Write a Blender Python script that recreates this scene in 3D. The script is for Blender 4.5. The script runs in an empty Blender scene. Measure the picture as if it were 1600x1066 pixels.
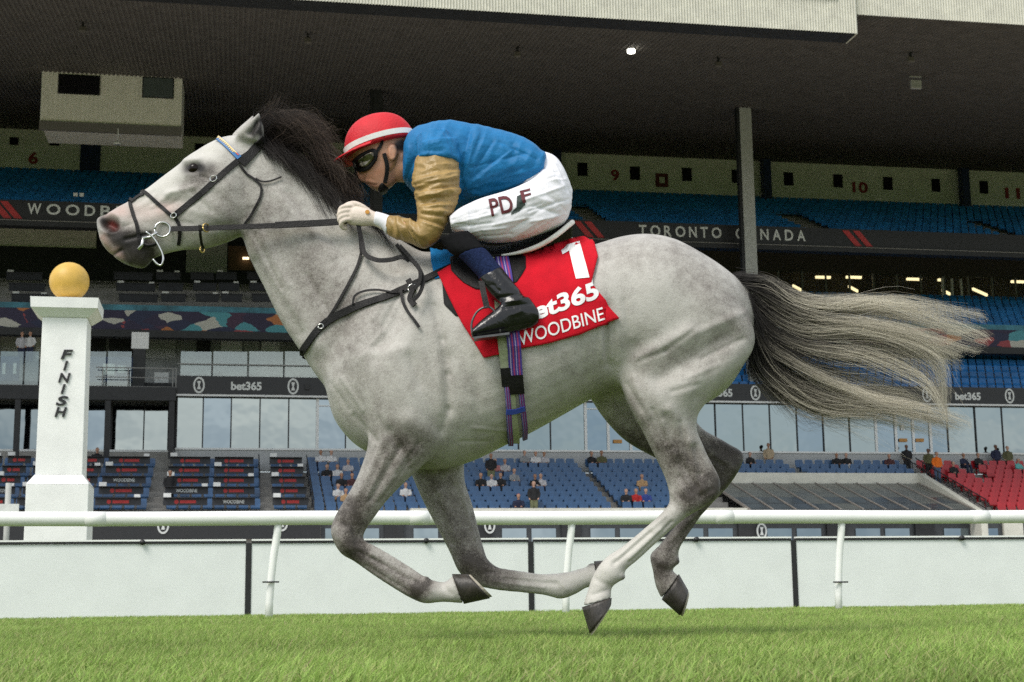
import bpy, bmesh, math, random
import numpy as np
from mathutils import Vector, Matrix
from mathutils.bvhtree import BVHTree

random.seed(7); np.random.seed(7)
SC = bpy.context.scene
COL = SC.collection

# ------------------------------------------------------------------ camera
F, CX, CY, CAMH = 2338.0, 800.0, 533.0, 0.18        # focal length and centre in photo pixels, lens height in metres
PITCH, ROLL = math.radians(9.83), math.radians(-0.72)
cam_d = bpy.data.cameras.new('camera'); cam = bpy.data.objects.new('camera', cam_d); COL.objects.link(cam)
CR = (Matrix.Rotation(math.pi/2 + PITCH, 3, 'X') @ Matrix.Rotation(ROLL, 3, 'Z'))
cam.matrix_world = Matrix.Translation((0, 0, CAMH)) @ CR.to_4x4()
cam_d.sensor_width = 36; cam_d.lens = F/1600*36; cam_d.clip_start = .05; cam_d.clip_end = 3000
cam_d.dof.use_dof = True; cam_d.dof.focus_distance = 5.75; cam_d.dof.aperture_fstop = 13.0
SC.camera = cam

# ------------------------------------------------------------------ sky and sun: bright cloudy day
SUN_DIR = Vector((.40, .52, -.80)).normalized()
W = bpy.data.worlds.new('World'); SC.world = W; W.use_nodes = True
nt = W.node_tree; bg = nt.nodes['Background']
sky = nt.nodes.new('ShaderNodeTexSky'); sky.sky_type = 'NISHITA'; sky.sun_disc = False
sky.sun_elevation = math.asin(-SUN_DIR.z); sky.sun_rotation = math.atan2(-SUN_DIR.x, -SUN_DIR.y)
tcn = nt.nodes.new('ShaderNodeTexCoord'); mpn = nt.nodes.new('ShaderNodeMapping'); mpn.inputs['Scale'].default_value = (1, 1, 2.2)
nz = nt.nodes.new('ShaderNodeTexNoise'); nz.inputs['Scale'].default_value = 3.2; nz.inputs['Detail'].default_value = 7; nz.inputs['Roughness'].default_value = .55
rp = nt.nodes.new('ShaderNodeValToRGB'); rp.color_ramp.elements[0].position = .40; rp.color_ramp.elements[1].position = .60
nz2 = nt.nodes.new('ShaderNodeTexNoise'); nz2.inputs['Scale'].default_value = 5.5; nz2.inputs['Detail'].default_value = 6
rp2 = nt.nodes.new('ShaderNodeValToRGB')
rp2.color_ramp.elements[0].position = .35; rp2.color_ramp.elements[0].color = (3.6, 4.2, 4.8, 1)
rp2.color_ramp.elements[1].position = .65; rp2.color_ramp.elements[1].color = (9.6, 9.4, 9.0, 1)
mx = nt.nodes.new('ShaderNodeMix'); mx.data_type = 'RGBA'
L = nt.links.new
L(tcn.outputs['Generated'], mpn.inputs['Vector']); L(mpn.outputs[0], nz.inputs['Vector']); L(mpn.outputs[0], nz2.inputs['Vector'])
L(nz.outputs['Fac'], rp.inputs[0]); L(nz2.outputs['Fac'], rp2.inputs[0])
mulf = nt.nodes.new('ShaderNodeMath'); mulf.operation = 'MULTIPLY_ADD'; mulf.inputs[1].default_value = .5; mulf.inputs[2].default_value = .5
L(rp.outputs[0], mulf.inputs[0]); L(mulf.outputs[0], mx.inputs[0]); L(sky.outputs[0], mx.inputs[6]); L(rp2.outputs[0], mx.inputs[7])
L(mx.outputs[2], bg.inputs['Color']); bg.inputs['Strength'].default_value = .13
sun_d = bpy.data.lights.new('sun', 'SUN'); sun_d.energy = 2.0; sun_d.angle = math.radians(26); sun_d.color = (1, .95, .87)
sun = bpy.data.objects.new('sun', sun_d); COL.objects.link(sun)
sun.rotation_euler = SUN_DIR.to_track_quat('-Z', 'Y').to_euler(); sun.location = (-8, -8, 14)
SC.cycles.use_denoising = False
vs = SC.view_settings; vs.view_transform = 'Standard'; vs.look = 'None'; vs.gamma = 1; vs.exposure = 0.50; vs.use_curve_mapping = False

# ------------------------------------------------------------------ photo pixel -> place
CAMP = Vector((0, 0, CAMH))
def ray(px, py):
    return CR @ Vector(((px-CX)/F, -(py-CY)/F, -1.0))
def P(px, py, Y):                       # point on the vertical plane at distance Y
    d = ray(px, py); return CAMP + d*(Y/d.y)
PSI = math.radians(10.7)                # rail, boards and stand run off to the right, away from the camera
UV, NV = Vector((math.cos(PSI), math.sin(PSI), 0)), Vector((-math.sin(PSI), math.cos(PSI), 0))
def S(px, py, v):                       # (u, z) on the plane at distance v along the stand's depth axis
    d = ray(px, py); p = CAMP + d*(v/d.dot(NV)); return p.dot(UV), p.z
def Gz(px, py, z):                      # ground-like plane at height z -> (u, v)
    d = ray(px, py); p = CAMP + d*((z-CAMH)/d.z); return p.dot(UV), p.dot(NV)
CRn = np.array(CR)
def topx(co):                           # world points (n,3) -> photo pixels
    c = (np.asarray(co) - np.array(CAMP)) @ CRn
    return np.stack([CX - F*c[:, 0]/c[:, 2], CY + F*c[:, 1]/c[:, 2]], 1)

# ------------------------------------------------------------------ materials
def new_mat(name):
    m = bpy.data.materials.new(name); m.use_nodes = True
    return m, m.node_tree, m.node_tree.nodes['Principled BSDF']
def mat(name, col, rough=.6, var=.08, scale=8., bump=0., bscale=60., metal=0., spec=.5, sheen=0., stretch=None, coat=0.):
    m, t, b = new_mat(name)
    b.inputs['Roughness'].default_value = rough; b.inputs['Metallic'].default_value = metal
    b.inputs['Specular IOR Level'].default_value = spec
    if sheen: b.inputs['Sheen Weight'].default_value = sheen
    if coat: b.inputs['Coat Weight'].default_value = coat; b.inputs['Coat Roughness'].default_value = .08
    tc = t.nodes.new('ShaderNodeTexCoord'); mp = t.nodes.new('ShaderNodeMapping')
    if stretch: mp.inputs['Scale'].default_value = stretch
    t.links.new(tc.outputs['Object'], mp.inputs[0])
    n = t.nodes.new('ShaderNodeTexNoise'); n.inputs['Scale'].default_value = scale; n.inputs['Detail'].default_value = 6; n.inputs['Roughness'].default_value = .65
    t.links.new(mp.outputs[0], n.inputs['Vector'])
    r = t.nodes.new('ShaderNodeValToRGB'); r.color_ramp.elements[0].position = .3; r.color_ramp.elements[1].position = .7
    r.color_ramp.elements[0].color = tuple(max(0, c*(1-var*2)) for c in col[:3])+(1,)
    r.color_ramp.elements[1].color = tuple(min(1, c*(1+var)) for c in col[:3])+(1,)
    t.links.new(n.outputs['Fac'], r.inputs[0]); t.links.new(r.outputs[0], b.inputs['Base Color'])
    if bump:
        n2 = t.nodes.new('ShaderNodeTexNoise'); n2.inputs['Scale'].default_value = bscale; n2.inputs['Detail'].default_value = 4
        t.links.new(mp.outputs[0], n2.inputs['Vector'])
        bp = t.nodes.new('ShaderNodeBump'); bp.inputs['Strength'].default_value = bump; bp.inputs['Distance'].default_value = .01
        t.links.new(n2.outputs['Fac'], bp.inputs['Height']); t.links.new(bp.outputs[0], b.inputs['Normal'])
    return m
def emit_mat(name, col, s):
    m, t, b = new_mat(name)
    b.inputs['Base Color'].default_value = (*col, 1); b.inputs['Emission Color'].default_value = (*col, 1); b.inputs['Emission Strength'].default_value = s
    return m
def attr_mat(name, attr, rough=.6, sheen=0., transl=0., spec=.4):
    m, t, b = new_mat(name)
    a = t.nodes.new('ShaderNodeAttribute'); a.attribute_name = attr
    t.links.new(a.outputs['Color'], b.inputs['Base Color']); b.inputs['Roughness'].default_value = rough
    b.inputs['Specular IOR Level'].default_value = spec
    if transl:
        tr = t.nodes.new('ShaderNodeBsdfTranslucent'); t.links.new(a.outputs['Color'], tr.inputs['Color'])
        ms = t.nodes.new('ShaderNodeMixShader'); ms.inputs[0].default_value = transl
        o = t.nodes['Material Output']
        t.links.new(b.outputs[0], ms.inputs[1]); t.links.new(tr.outputs[0], ms.inputs[2]); t.links.new(ms.outputs[0], o.inputs[0])
    return m

# ------------------------------------------------------------------ objects
def tag(o, label=None, cat=None, group=None, kind=None):
    if label: o['label'] = label
    if cat: o['category'] = cat
    if group: o['group'] = group
    if kind: o['kind'] = kind
    return o
def empty(name, loc=(0, 0, 0), rz=0., label=None, cat=None, group=None, kind=None):
    o = bpy.data.objects.new(name, None); COL.objects.link(o); o.empty_display_size = .2
    o.location = loc; o.rotation_euler = (0, 0, rz); return tag(o, label, cat, group, kind)
def link(name, me, m=None, parent=None, smooth=False):
    o = bpy.data.objects.new(name, me); COL.objects.link(o)
    if m is not None:
        for x in (m if isinstance(m, (list, tuple)) else [m]): me.materials.append(x)
    if parent is not None: o.parent = parent
    if smooth and len(me.polygons): me.polygons.foreach_set('use_smooth', [True]*len(me.polygons))
    return o
def bake(o):                            # keep the parent's transform out of world-built parts
    if o.parent: o.matrix_parent_inverse = parent_mat(o.parent).inverted()
    return o
def parent_mat(p):
    m = Matrix.LocRotScale(p.location, p.rotation_euler, p.scale)
    return (parent_mat(p.parent) @ p.matrix_parent_inverse @ m) if p.parent else m
class MB:
    """collects shapes; build() links them as one mesh object"""
    def __init__(s): s.v = []; s.f = []; s.mi = []
    def add(s, vs, fs, mi=0):
        b = len(s.v); s.v += [tuple(v) for v in vs]; s.f += [tuple(b+i for i in f) for f in fs]; s.mi += [mi]*len(fs); return s
    def box(s, x0, x1, y0, y1, z0, z1, mi=0):
        return s.add([(x0,y0,z0),(x1,y0,z0),(x1,y1,z0),(x0,y1,z0),(x0,y0,z1),(x1,y0,z1),(x1,y1,z1),(x0,y1,z1)],
                     [(0,3,2,1),(4,5,6,7),(0,1,5,4),(1,2,6,5),(2,3,7,6),(3,0,4,7)], mi)
    def prism(s, poly, y0, y1, mi=0):   # polygon in x,z (counter-clockwise seen from -y), extruded in y
        n = len(poly)
        return s.add([(x, y0, z) for x, z in poly]+[(x, y1, z) for x, z in poly],
                     [tuple(range(n)), tuple(range(2*n-1, n-1, -1))]+[((i+1) % n, i, n+i, n+(i+1) % n) for i in range(n)], mi)
    def tube(s, pts, r, n=8, mi=0):
        pts = [Vector(p) for p in pts]; rs = r if isinstance(r, (list, tuple)) else [r]*len(pts)
        vs, fs = [], []; up = None
        for i, p in enumerate(pts):
            t = (pts[min(i+1, len(pts)-1)] - pts[max(i-1, 0)]).normalized()
            if up is None: up = Vector((0, 0, 1)) if abs(t.z) < .9 else Vector((1, 0, 0))
            a = t.cross(up).normalized(); up = a.cross(t).normalized()
            for k in range(n):
                w = 2*math.pi*k/n; vs.append(p + (a*math.cos(w)+up*math.sin(w))*rs[i])
        for i in range(len(pts)-1):
            for k in range(n):
                fs.append((i*n+k, i*n+(k+1) % n, (i+1)*n+(k+1) % n, (i+1)*n+k))
        fs.append(tuple(range(n-1, -1, -1))); fs.append(tuple((len(pts)-1)*n+k for k in range(n)))
        return s.add(vs, fs, mi)
    def mesh(s, name):
        me = bpy.data.meshes.new(name); me.from_pydata(s.v, [], s.f)
        me.polygons.foreach_set('material_index', s.mi); me.update(); return me
    def build(s, name, m, parent=None, smooth=False, bevel=0.):
        o = link(name, s.mesh(name), m, parent, smooth)
        if bevel:
            bm = bmesh.new(); bm.from_mesh(o.data)
            bmesh.ops.bevel(bm, geom=list(bm.edges), offset=bevel, segments=1, affect='EDGES', clamp_overlap=True)
            bm.to_mesh(o.data); bm.free()
        return o
def np_mesh(name, V, Fq, attr=None):    # V (n,3), Fq (m,k) with constant k
    me = bpy.data.meshes.new(name); m, k = Fq.shape
    me.vertices.add(len(V)); me.vertices.foreach_set('co', np.asarray(V, np.float32).ravel())
    me.loops.add(m*k); me.loops.foreach_set('vertex_index', Fq.astype(np.int32).ravel())
    me.polygons.add(m); me.polygons.foreach_set('loop_start', np.arange(0, m*k, k, dtype=np.int32))
    me.update(calc_edges=True)
    if attr is not None: set_attr(me, 'col', attr)
    return me
def set_attr(me, name, C):
    a = me.attributes.new(name, 'FLOAT_COLOR', 'POINT')
    C = np.asarray(C, np.float32)
    if C.shape[1] == 3: C = np.concatenate([C, np.ones((len(C), 1), np.float32)], 1)
    a.data.foreach_set('color', C.ravel())
def get_co(me):
    a = np.empty(len(me.vertices)*3, np.float32); me.vertices.foreach_get('co', a); return a.reshape(-1, 3).astype(np.float64)
def set_co(me, co):
    me.vertices.foreach_set('co', np.asarray(co, np.float32).ravel()); me.update()
def get_no(me):
    a = np.empty(len(me.vertices)*3, np.float32); me.vertices.foreach_get('normal', a); return a.reshape(-1, 3).astype(np.float64)
def smooth_co(me, co, w, iters, fac=.5):
    e = np.empty(len(me.edges)*2, np.int32); me.edges.foreach_get('vertices', e); e = e.reshape(-1, 2)
    i = np.concatenate([e[:, 0], e[:, 1]]); j = np.concatenate([e[:, 1], e[:, 0]]); n = len(co)
    deg = np.maximum(np.bincount(i, minlength=n), 1)
    for _ in range(iters):
        av = np.stack([np.bincount(i, co[j, k], n)/deg for k in range(3)], 1)
        co = co + (av-co)*(fac*w)[:, None]
    return co
def spline(pts, k):                     # Catmull-Rom through rows of an array, k steps per span
    p = np.asarray(pts, float); out = []
    q = np.vstack([2*p[0]-p[1], p, 2*p[-1]-p[-2]])
    for i in range(1, len(q)-2):
        for t in np.arange(k)/k:
            a, b, c, d = q[i-1], q[i], q[i+1], q[i+2]
            out.append(.5*((2*b)+(c-a)*t+(2*a-5*b+4*c-d)*t*t+(3*b-a-3*c+d)*t**3))
    out.append(p[-1]); return np.array(out)
def loft(mb, st, Y, k=4, n=28, e=2.0):
    """st rows: ax, ay, bx, by (the two silhouette edges in photo pixels), depth offset, half depth"""
    rows = spline(st, k); vs = []; c0 = None
    for r in rows:
        yc = Y+r[4]; A, B = P(r[0], r[1], yc), P(r[2], r[3], yc); c = (A+B)/2; h = (A-B)/2
        for q in range(n):
            t = 2*math.pi*q/n; cs, sn = math.cos(t), math.sin(t)
            x = math.copysign(abs(cs)**(2/e), cs); y = math.copysign(abs(sn)**(2/e), sn)
            vs.append(c + h*x + Vector((0, r[5]*y, 0)))
    m = len(rows); fs = []
    for i in range(m-1):
        for q in range(n): fs.append((i*n+q, i*n+(q+1) % n, (i+1)*n+(q+1) % n, (i+1)*n+q))
    fs.append(tuple(range(n-1, -1, -1))); fs.append(tuple((m-1)*n+q for q in range(n)))
    mb.add(vs, fs)
def fuse(mb, voxel, iters=6, name='fused'):      # overlapping closed shapes -> one continuous skin
    me = mb.mesh(name); bm = bmesh.new(); bm.from_mesh(me); bmesh.ops.recalc_face_normals(bm, faces=bm.faces[:]); bm.to_mesh(me); bm.free()
    o = bpy.data.objects.new(name, me); COL.objects.link(o)
    md = o.modifiers.new('r', 'REMESH'); md.mode = 'VOXEL'; md.voxel_size = voxel
    if iters:
        sm = o.modifiers.new('s', 'SMOOTH'); sm.factor = .5; sm.iterations = iters
    dg = bpy.context.evaluated_depsgraph_get()
    out = bpy.data.meshes.new_from_object(o.evaluated_get(dg))
    bpy.data.objects.remove(o); bpy.data.meshes.remove(me)
    out.name = name; return out
def seg_w(pp, x0, y0, x1, y1, r):       # gaussian weight of pixels pp round a segment
    a = np.array([x0, y0], float); d = np.array([x1-x0, y1-y0], float); l = max(d@d, 1e-9)
    t = np.clip(((pp-a)@d)/l, 0, 1); q = pp-(a+t[:, None]*d)
    return np.exp(-(q**2).sum(1)/(r*r))
def bvh_of(me): return BVHTree.FromPolygons([v.co[:] for v in me.vertices], [tuple(p.vertices) for p in me.polygons])
# ================================================================== HORSE
HY = 5.8
hb = MB()
def dy(st, d): return [(*s[:4], d if len(s) < 6 else s[4], s[-1]) for s in st]
torso = [(510,556,512,622,0,.05),(528,515,525,660,0,.13),(560,462,556,696,0,.19),(600,425,596,716,0,.22),(640,402,640,732,0,.24),(685,394,685,735,0,.262),
         (735,396,735,722,0,.285),(785,402,785,698,0,.30),(835,404,835,673,0,.305),(885,398,885,645,0,.30),(930,385,927,622,0,.29),
         (970,373,968,610,0,.285),(1010,369,1008,620,0,.285),(1050,376,1042,632,0,.285),(1090,396,1078,640,0,.27),(1124,417,1112,626,0,.235),
         (1150,438,1142,602,0,.18),(1170,466,1165,565,0,.10),(1179,490,1176,535,0,.04)]
loft(hb, torso, HY, 4, 36, 2.15)
neck = [(405,214,360,318,0,.07),(420,222,376,362,0,.078),(446,240,389,402,0,.082),(488,272,412,448,0,.09),(532,305,440,505,0,.105),
        (578,342,470,552,0,.13),(622,372,500,596,0,.165),(668,398,555,650,0,.19)]
loft(hb, neck, HY, 4, 32)
head = [(151,343,156,368,0,.022),(156,338,163,386,0,.042),(168,334,178,401,0,.052),(186,323,200,414,0,.056),(205,313,224,419,0,.055),(222,301,244,402,0,.054),
        (257,274,284,391,0,.06),(280,257,318,389,0,.073),(303,238,350,380,0,.092),(338,219,378,366,0,.098),(366,211,392,340,0,.085),(398,213,404,290,0,.065)]
loft(hb, head, HY, 4, 32)
for sgn in (-1, 1):                      # ears pricked
    o = sgn*.06
    ear = [(364,217,413,226,o,.030),(371,206,413,212,o*1.1,.032),(382,196,412,199,o*1.2,.027),(396,184,408,186,o*1.25,.016),(404,176,406,177,o*1.3,.006)]
    loft(hb, [(a+(0 if sgn < 0 else -9), b+(0 if sgn < 0 else 4), c+(0 if sgn < 0 else -9), d+(0 if sgn < 0 else 3), e, f) for a, b, c, d, e, f in ear], HY, 3, 16)
near_hind = [(975,470,1150,470,-.12,.15),(962,530,1180,520,-.13,.15),(961,572,1170,560,-.14,.13),(970,606,1140,598,-.15,.115),(982,636,1106,628,-.155,.098),
             (1001,672,1089,660,-.155,.075),(1023,713,1103,706,-.15,.06),(1040,750,1125,750,-.15,.05),(1046,781,1118,780,-.15,.045),
             (1036,799,1076,806,-.15,.037),(1009,823,1033,842,-.15,.03),(975,851,998,874,-.15,.03),(946,872,978,891,-.15,.037),(927,898,974,904,-.15,.038),
             (917,927,957,917,-.15,.034),(911,947,955,935,-.15,.045)]
far_hind = [(925,540,1090,520,.12,.13),(918,612,1070,580,.13,.11),(968,682,1074,628,.14,.09),(1028,718,1098,668,.14,.07),(1080,748,1136,692,.14,.055),
            (1104,770,1162,712,.14,.045),(1094,782,1144,752,.14,.042),(1074,800,1108,792,.14,.035),(1050,828,1082,826,.14,.03),(1030,852,1062,857,.14,.032),
            (1016,868,1060,879,.14,.037),(1020,892,1051,889,.14,.033),(1024,914,1054,895,.14,.036),(1033,935,1060,899,.14,.044)]
near_fore = [(545,560,690,545,-.13,.12),(555,610,698,605,-.145,.11),(572,655,697,655,-.15,.095),(574,694,678,712,-.15,.08),(558,745,614,772,-.145,.063),(539,780,589,803,-.145,.053),
             (523,808,571,829,-.145,.048),(517,833,568,842,-.145,.046),(531,863,573,847,-.145,.042),(554,878,584,852,-.145,.034),(585,900,609,866,-.145,.028),
             (616,920,641,886,-.145,.029),(642,935,665,902,-.145,.037),(664,943,682,908,-.145,.037),(692,941,696,909,-.145,.034),(724,943,708,899,-.145,.045)]
far_fore = [(600,620,735,620,.13,.11),(618,690,728,690,.14,.09),(648,757,726,748,.145,.07),(669,799,738,788,.145,.06),(690,838,748,828,.145,.052),
            (704,866,757,861,.145,.047),(718,895,763,875,.145,.045),(744,914,777,886,.145,.036),(776,922,790,889,.145,.03),(815,926,818,893,.145,.028),
            (850,930,849,897,.145,.03),(877,936,886,894,.145,.038),(900,928,905,889,.145,.036),(918,918,916,886,.145,.034),(936,917,928,878,.145,.044)]
for l in (near_hind, far_hind, near_fore, far_fore): loft(hb, l, HY, 5, 24)
# dock of the tail
loft(hb, [(1140,425,1150,460,0,.05),(1165,442,1160,476,0,.04),(1195,458,1180,486,0,.03),(1212,478,1195,495,0,.015)], HY, 3, 16)
body_me = fuse(hb, .0058, 6, 'body')
co = get_co(body_me); pp = topx(co)
near = 1/(1+np.exp((co[:, 1]-HY)/.02)); far = 1-near
# melt the joins of limbs and trunk together
w = np.zeros(len(co))
for s in [(520,560,620,660,55),(560,500,660,420,60),(690,520,690,650,32),(700,700,640,735,30),(960,540,975,610,40),(940,600,1000,660,30),(1090,600,1170,560,34),
          (1000,480,1130,470,60),(380,300,400,360,26),(370,225,400,250,14),(1000,420,1140,520,50),(1085,640,1095,670,14),(570,640,690,700,24)]:
    w = np.maximum(w, seg_w(pp, *s))
co = smooth_co(body_me, co, w, 110); set_co(body_me, co)
pp = topx(co); no = get_no(body_me); d = np.zeros(len(co))
mid = np.exp(-((np.abs(co[:, 1]-HY))/.001)**2)
def bump(x0, y0, x1, y1, r, mm, side=None):
    global d
    ww = seg_w(pp, x0, y0, x1, y1, r)*mm*.00132
    if side == 'n': ww = ww*near
    if side == 'f': ww = ww*far
    d = d + ww*np.abs(no[:, 1])**.5
# shoulder, ribs, quarters
for b in [(610,560,640,640,48,20),(697,560,702,640,13,-6),(682,490,697,560,15,-5),(560,600,590,650,26,8),(600,470,560,560,22,9),(640,450,590,560,12,-7),(655,470,640,540,20,8),
          (545,500,505,560,16,-6),(500,540,520,600,18,8),(720,640,800,660,26,5),(745,560,745,650,8,-3),(770,560,775,660,8,3),(800,570,806,655,7,-2.5),(870,540,880,610,8,2),(905,530,915,590,7,-2.5),
          (948,480,952,570,10,-9),(935,500,938,560,6,4),(962,500,965,560,8,4),(1000,560,1075,520,13,11),(1030,590,1140,525,16,-14),(1075,608,1172,548,17,9),(1020,460,1010,500,36,6),
          (1110,470,1150,500,30,8),(1000,400,1030,430,30,5),(960,600,1000,655,10,5),(1046,640,1080,690,9,6),(1040,650,1050,700,7,-5),(1085,700,1095,740,6,-6),(1000,600,1040,640,20,5),
          (990,540,1000,590,12,-5),(1120,560,1090,620,10,-4)]: bump(*b, side='n' if b[0] > 955 else None)
# forearm, knee, cannon tendons, hock
for b in [(600,690,560,770,9,5,'n'),(625,700,580,780,5,-6,'n'),(645,705,600,770,9,5,'n'),(575,700,545,790,5,-3,'n'),(540,835,548,850,14,6,'n'),(560,835,562,850,6,-4,'n'),(585,872,650,910,4,-5,'n'),(640,660,680,690,16,8,'n'),
          (612,672,640,730,6,-5,'n'),(690,770,712,840,7,6,'f'),(712,760,735,830,5,-6,'f'),(735,880,740,885,12,5,'f'),(790,905,870,912,4,-5,'f'),(1015,832,960,880,4,-6,'n'),(1032,828,985,872,4,4,'n'),(1070,765,1085,790,14,7,'n'),(1100,760,1108,770,10,5,'n'),
          (1060,720,1090,760,7,-5,'n'),(1075,690,1092,735,6,4,'n'),(1095,805,1050,850,4,-4,'f'),(945,890,960,900,10,4,'n'),(1130,720,1145,730,10,5,'f'),(1060,690,1110,730,8,-6,'f'),(660,915,670,925,9,4,'n')]: bump(*b)
# veins, tendons, folds of skin
for b in [(676,478,690,530,6,-4),(690,530,699,585,6,-5),(699,585,700,640,6,-5),(700,640,690,672,6,-4),(672,490,684,545,9,3),(686,560,690,640,9,4),(520,600,545,640,4,-3),(536,590,570,640,4,3),(555,650,590,690,5,-4),
          (640,560,655,600,9,-3),(596,655,620,700,6,-3),(570,560,600,520,4,3),(612,440,585,500,5,4),(626,452,600,510,4,-3.5),(740,668,790,672,3,3),(790,672,850,650,3,2.5),(720,690,760,690,3,-3),(930,470,934,560,3,-3),(938,470,944,566,3,3),(944,480,950,572,3,-3.5),(952,490,957,560,3,3),(960,520,963,560,3,-2.5),
          (975,470,985,520,4,-2.5),(1000,565,1040,548,4,-4),(1040,548,1080,520,4,-3.5),(1090,520,1160,490,6,4),(1100,560,1160,530,4,-4),(1075,590,1120,570,4,3),(1050,612,1090,600,4,-3),(980,600,1002,640,4,-4),(990,590,1015,650,5,3.5),(1020,640,1040,690,3.5,-4),(1036,660,1058,720,4,4),(1062,660,1078,720,3.5,-4),(1000,640,1030,700,4,2.5)]: bump(*b, 'n' if b[0] > 955 else None)
for b in [(588,700,556,770,2.5,-3.5,'n'),(604,712,572,780,3,3,'n'),(640,720,592,786,2.5,-4,'n'),(655,690,620,740,3,-3.5,'n'),(660,705,640,728,3,3,'n'),(528,815,540,822,4,-3,'n'),(532,840,544,858,5,4,'n'),(552,822,556,850,3.5,-3.5,'n'),(560,862,600,884,2.5,-4,'n'),(580,866,640,902,2.5,3.5,'n'),(572,884,640,925,2.5,-3,'n'),(655,912,672,930,4,-3,'n'),(690,915,705,928,4,-3,'n'),
          (680,770,705,850,3,-4,'f'),(722,770,742,840,3,4,'f'),(730,780,748,846,2.5,-4,'f'),(760,893,850,902,2.5,-4,'f'),(770,908,850,918,2.5,3,'f'),(870,905,885,920,5,3,'f'),(1028,806,950,872,2.2,-4.5,'n'),(1040,806,965,872,2.5,4,'n'),(1050,815,985,878,2.2,-4.5,'n'),(1062,745,1080,770,4,-4,'n'),(1085,745,1100,770,4,3.5,'n'),(1095,775,1112,765,4,-3.5,'n'),(1050,770,1062,785,4,3,'n'),(930,905,950,915,4,-3,'n'),(925,930,950,922,3,-3,'n'),(1070,690,1130,728,4,-4,'f'),(1100,800,1050,860,2.5,-4,'f'),(1030,880,1050,885,5,3,'f')]: bump(*b)
for b in [(392,360,440,450,3.5,-4),(404,356,452,446,5,3),(430,300,520,400,7,3.5),(450,300,540,400,5,-3.5),(480,430,520,500,5,-3),(300,300,330,330,4,-2.5),(240,300,215,318,3,-2),(262,308,236,324,3,2.5),(280,310,256,326,3,-2.5),(326,356,360,350,5,-4),(300,330,340,340,6,2),(270,345,300,350,4,-2.5),(310,272,330,284,4,-2),(205,340,200,352,4,-2),(186,356,206,350,3,-2.5)]: bump(*b)
# neck and head
for b in [(400,410,470,520,9,-6),(420,420,500,540,16,5),(440,330,520,430,24,6),(470,300,560,400,18,-4),(395,330,405,360,10,-6),(345,330,365,335,30,11),(262,303,302,292,5,6),(262,318,300,314,9,-6),
          (310,240,330,236,8,-5),(292,252,306,250,6,5),(318,262,322,266,7,3),(276,285,296,290,10,-3),(215,332,240,322,10,-4),(240,340,262,330,10,3),(214,400,222,405,12,4),(160,372,166,380,9,4),(196,374,236,364,3,-5),
          (340,290,365,290,12,3)]: bump(*b)
rr_ = np.hypot((pp[:, 0]-172)/1.12, pp[:, 1]-349); d = d + np.exp(-((rr_-15)/3.6)**2)*.008*np.abs(no[:, 1])**.5      # flared nostril: rim, then the hollow
bump(166,345,177,352,10,-30); bump(390,208,402,190,5,-14, None); bump(302,263,302,263,9,-7); bump(290,254,312,250,4,5); bump(292,273,312,271,4,3)

for x_, y_, s_ in ((667,904,'n'),(974,903,'n'),(1060,878,'f'),(920,882,'f')): bump(x_, y_, x_, y_, 5, 9, s_)
bump(176,399,190,391,3,-5); bump(182,402,200,410,7,4); bump(224,300,206,312,6,3); bump(270,300,250,312,4,2); bump(330,300,380,340,8,-3)
co = co + no*d[:, None]
rs = np.random.RandomState(3)
set_co(body_me, co); co = smooth_co(body_me, co, np.full(len(co), .5), 1); set_co(body_me, co)
# coat: R = dark grey, G = pink skin, B = black
pp = topx(co)
def paint(lst):
    m = np.zeros(len(co))
    for x0, y0, x1, y1, r, a, *sd in lst:
        ww = seg_w(pp, x0, y0, x1, y1, r)*abs(a)
        if sd: ww = ww*(near if sd[0] == 'n' else far)
        m = m + ww if a > 0 else m*(1-ww)
    return np.clip(m, 0, 1)
near = 1/(1+np.exp((co[:, 1]-HY)/.01)); far = 1-near
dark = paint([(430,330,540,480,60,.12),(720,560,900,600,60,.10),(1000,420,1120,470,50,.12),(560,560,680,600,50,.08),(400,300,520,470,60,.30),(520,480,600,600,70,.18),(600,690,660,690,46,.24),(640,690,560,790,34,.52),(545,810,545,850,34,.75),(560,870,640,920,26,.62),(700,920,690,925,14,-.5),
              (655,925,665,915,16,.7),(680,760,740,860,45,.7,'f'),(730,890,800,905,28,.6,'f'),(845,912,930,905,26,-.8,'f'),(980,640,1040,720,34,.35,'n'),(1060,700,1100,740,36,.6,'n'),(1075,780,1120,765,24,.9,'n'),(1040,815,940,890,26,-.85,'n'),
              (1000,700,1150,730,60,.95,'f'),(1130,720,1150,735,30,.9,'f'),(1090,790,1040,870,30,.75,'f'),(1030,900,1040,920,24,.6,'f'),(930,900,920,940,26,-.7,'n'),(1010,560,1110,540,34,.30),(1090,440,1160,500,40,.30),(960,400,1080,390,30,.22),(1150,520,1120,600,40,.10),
              (305,268,330,270,18,.75),(288,290,310,290,14,.5),(350,330,400,380,30,.30),(345,380,300,392,14,.3),(178,370,218,372,13,1.0),(200,385,228,392,19,1.0),(205,405,230,410,14,.85),(164,352,162,344,6,.5),(165,360,168,352,10,.5),(240,285,200,310,20,-.9),(340,240,260,275,14,-.7),(760,600,850,640,30,.08),(370,215,400,200,9,.2)])
pink = paint([(205,330,262,330,17,.42),(165,335,190,330,9,.6),(160,372,176,396,7,.9),(183,392,188,402,6,.8),(250,325,285,322,9,.2)])
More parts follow.
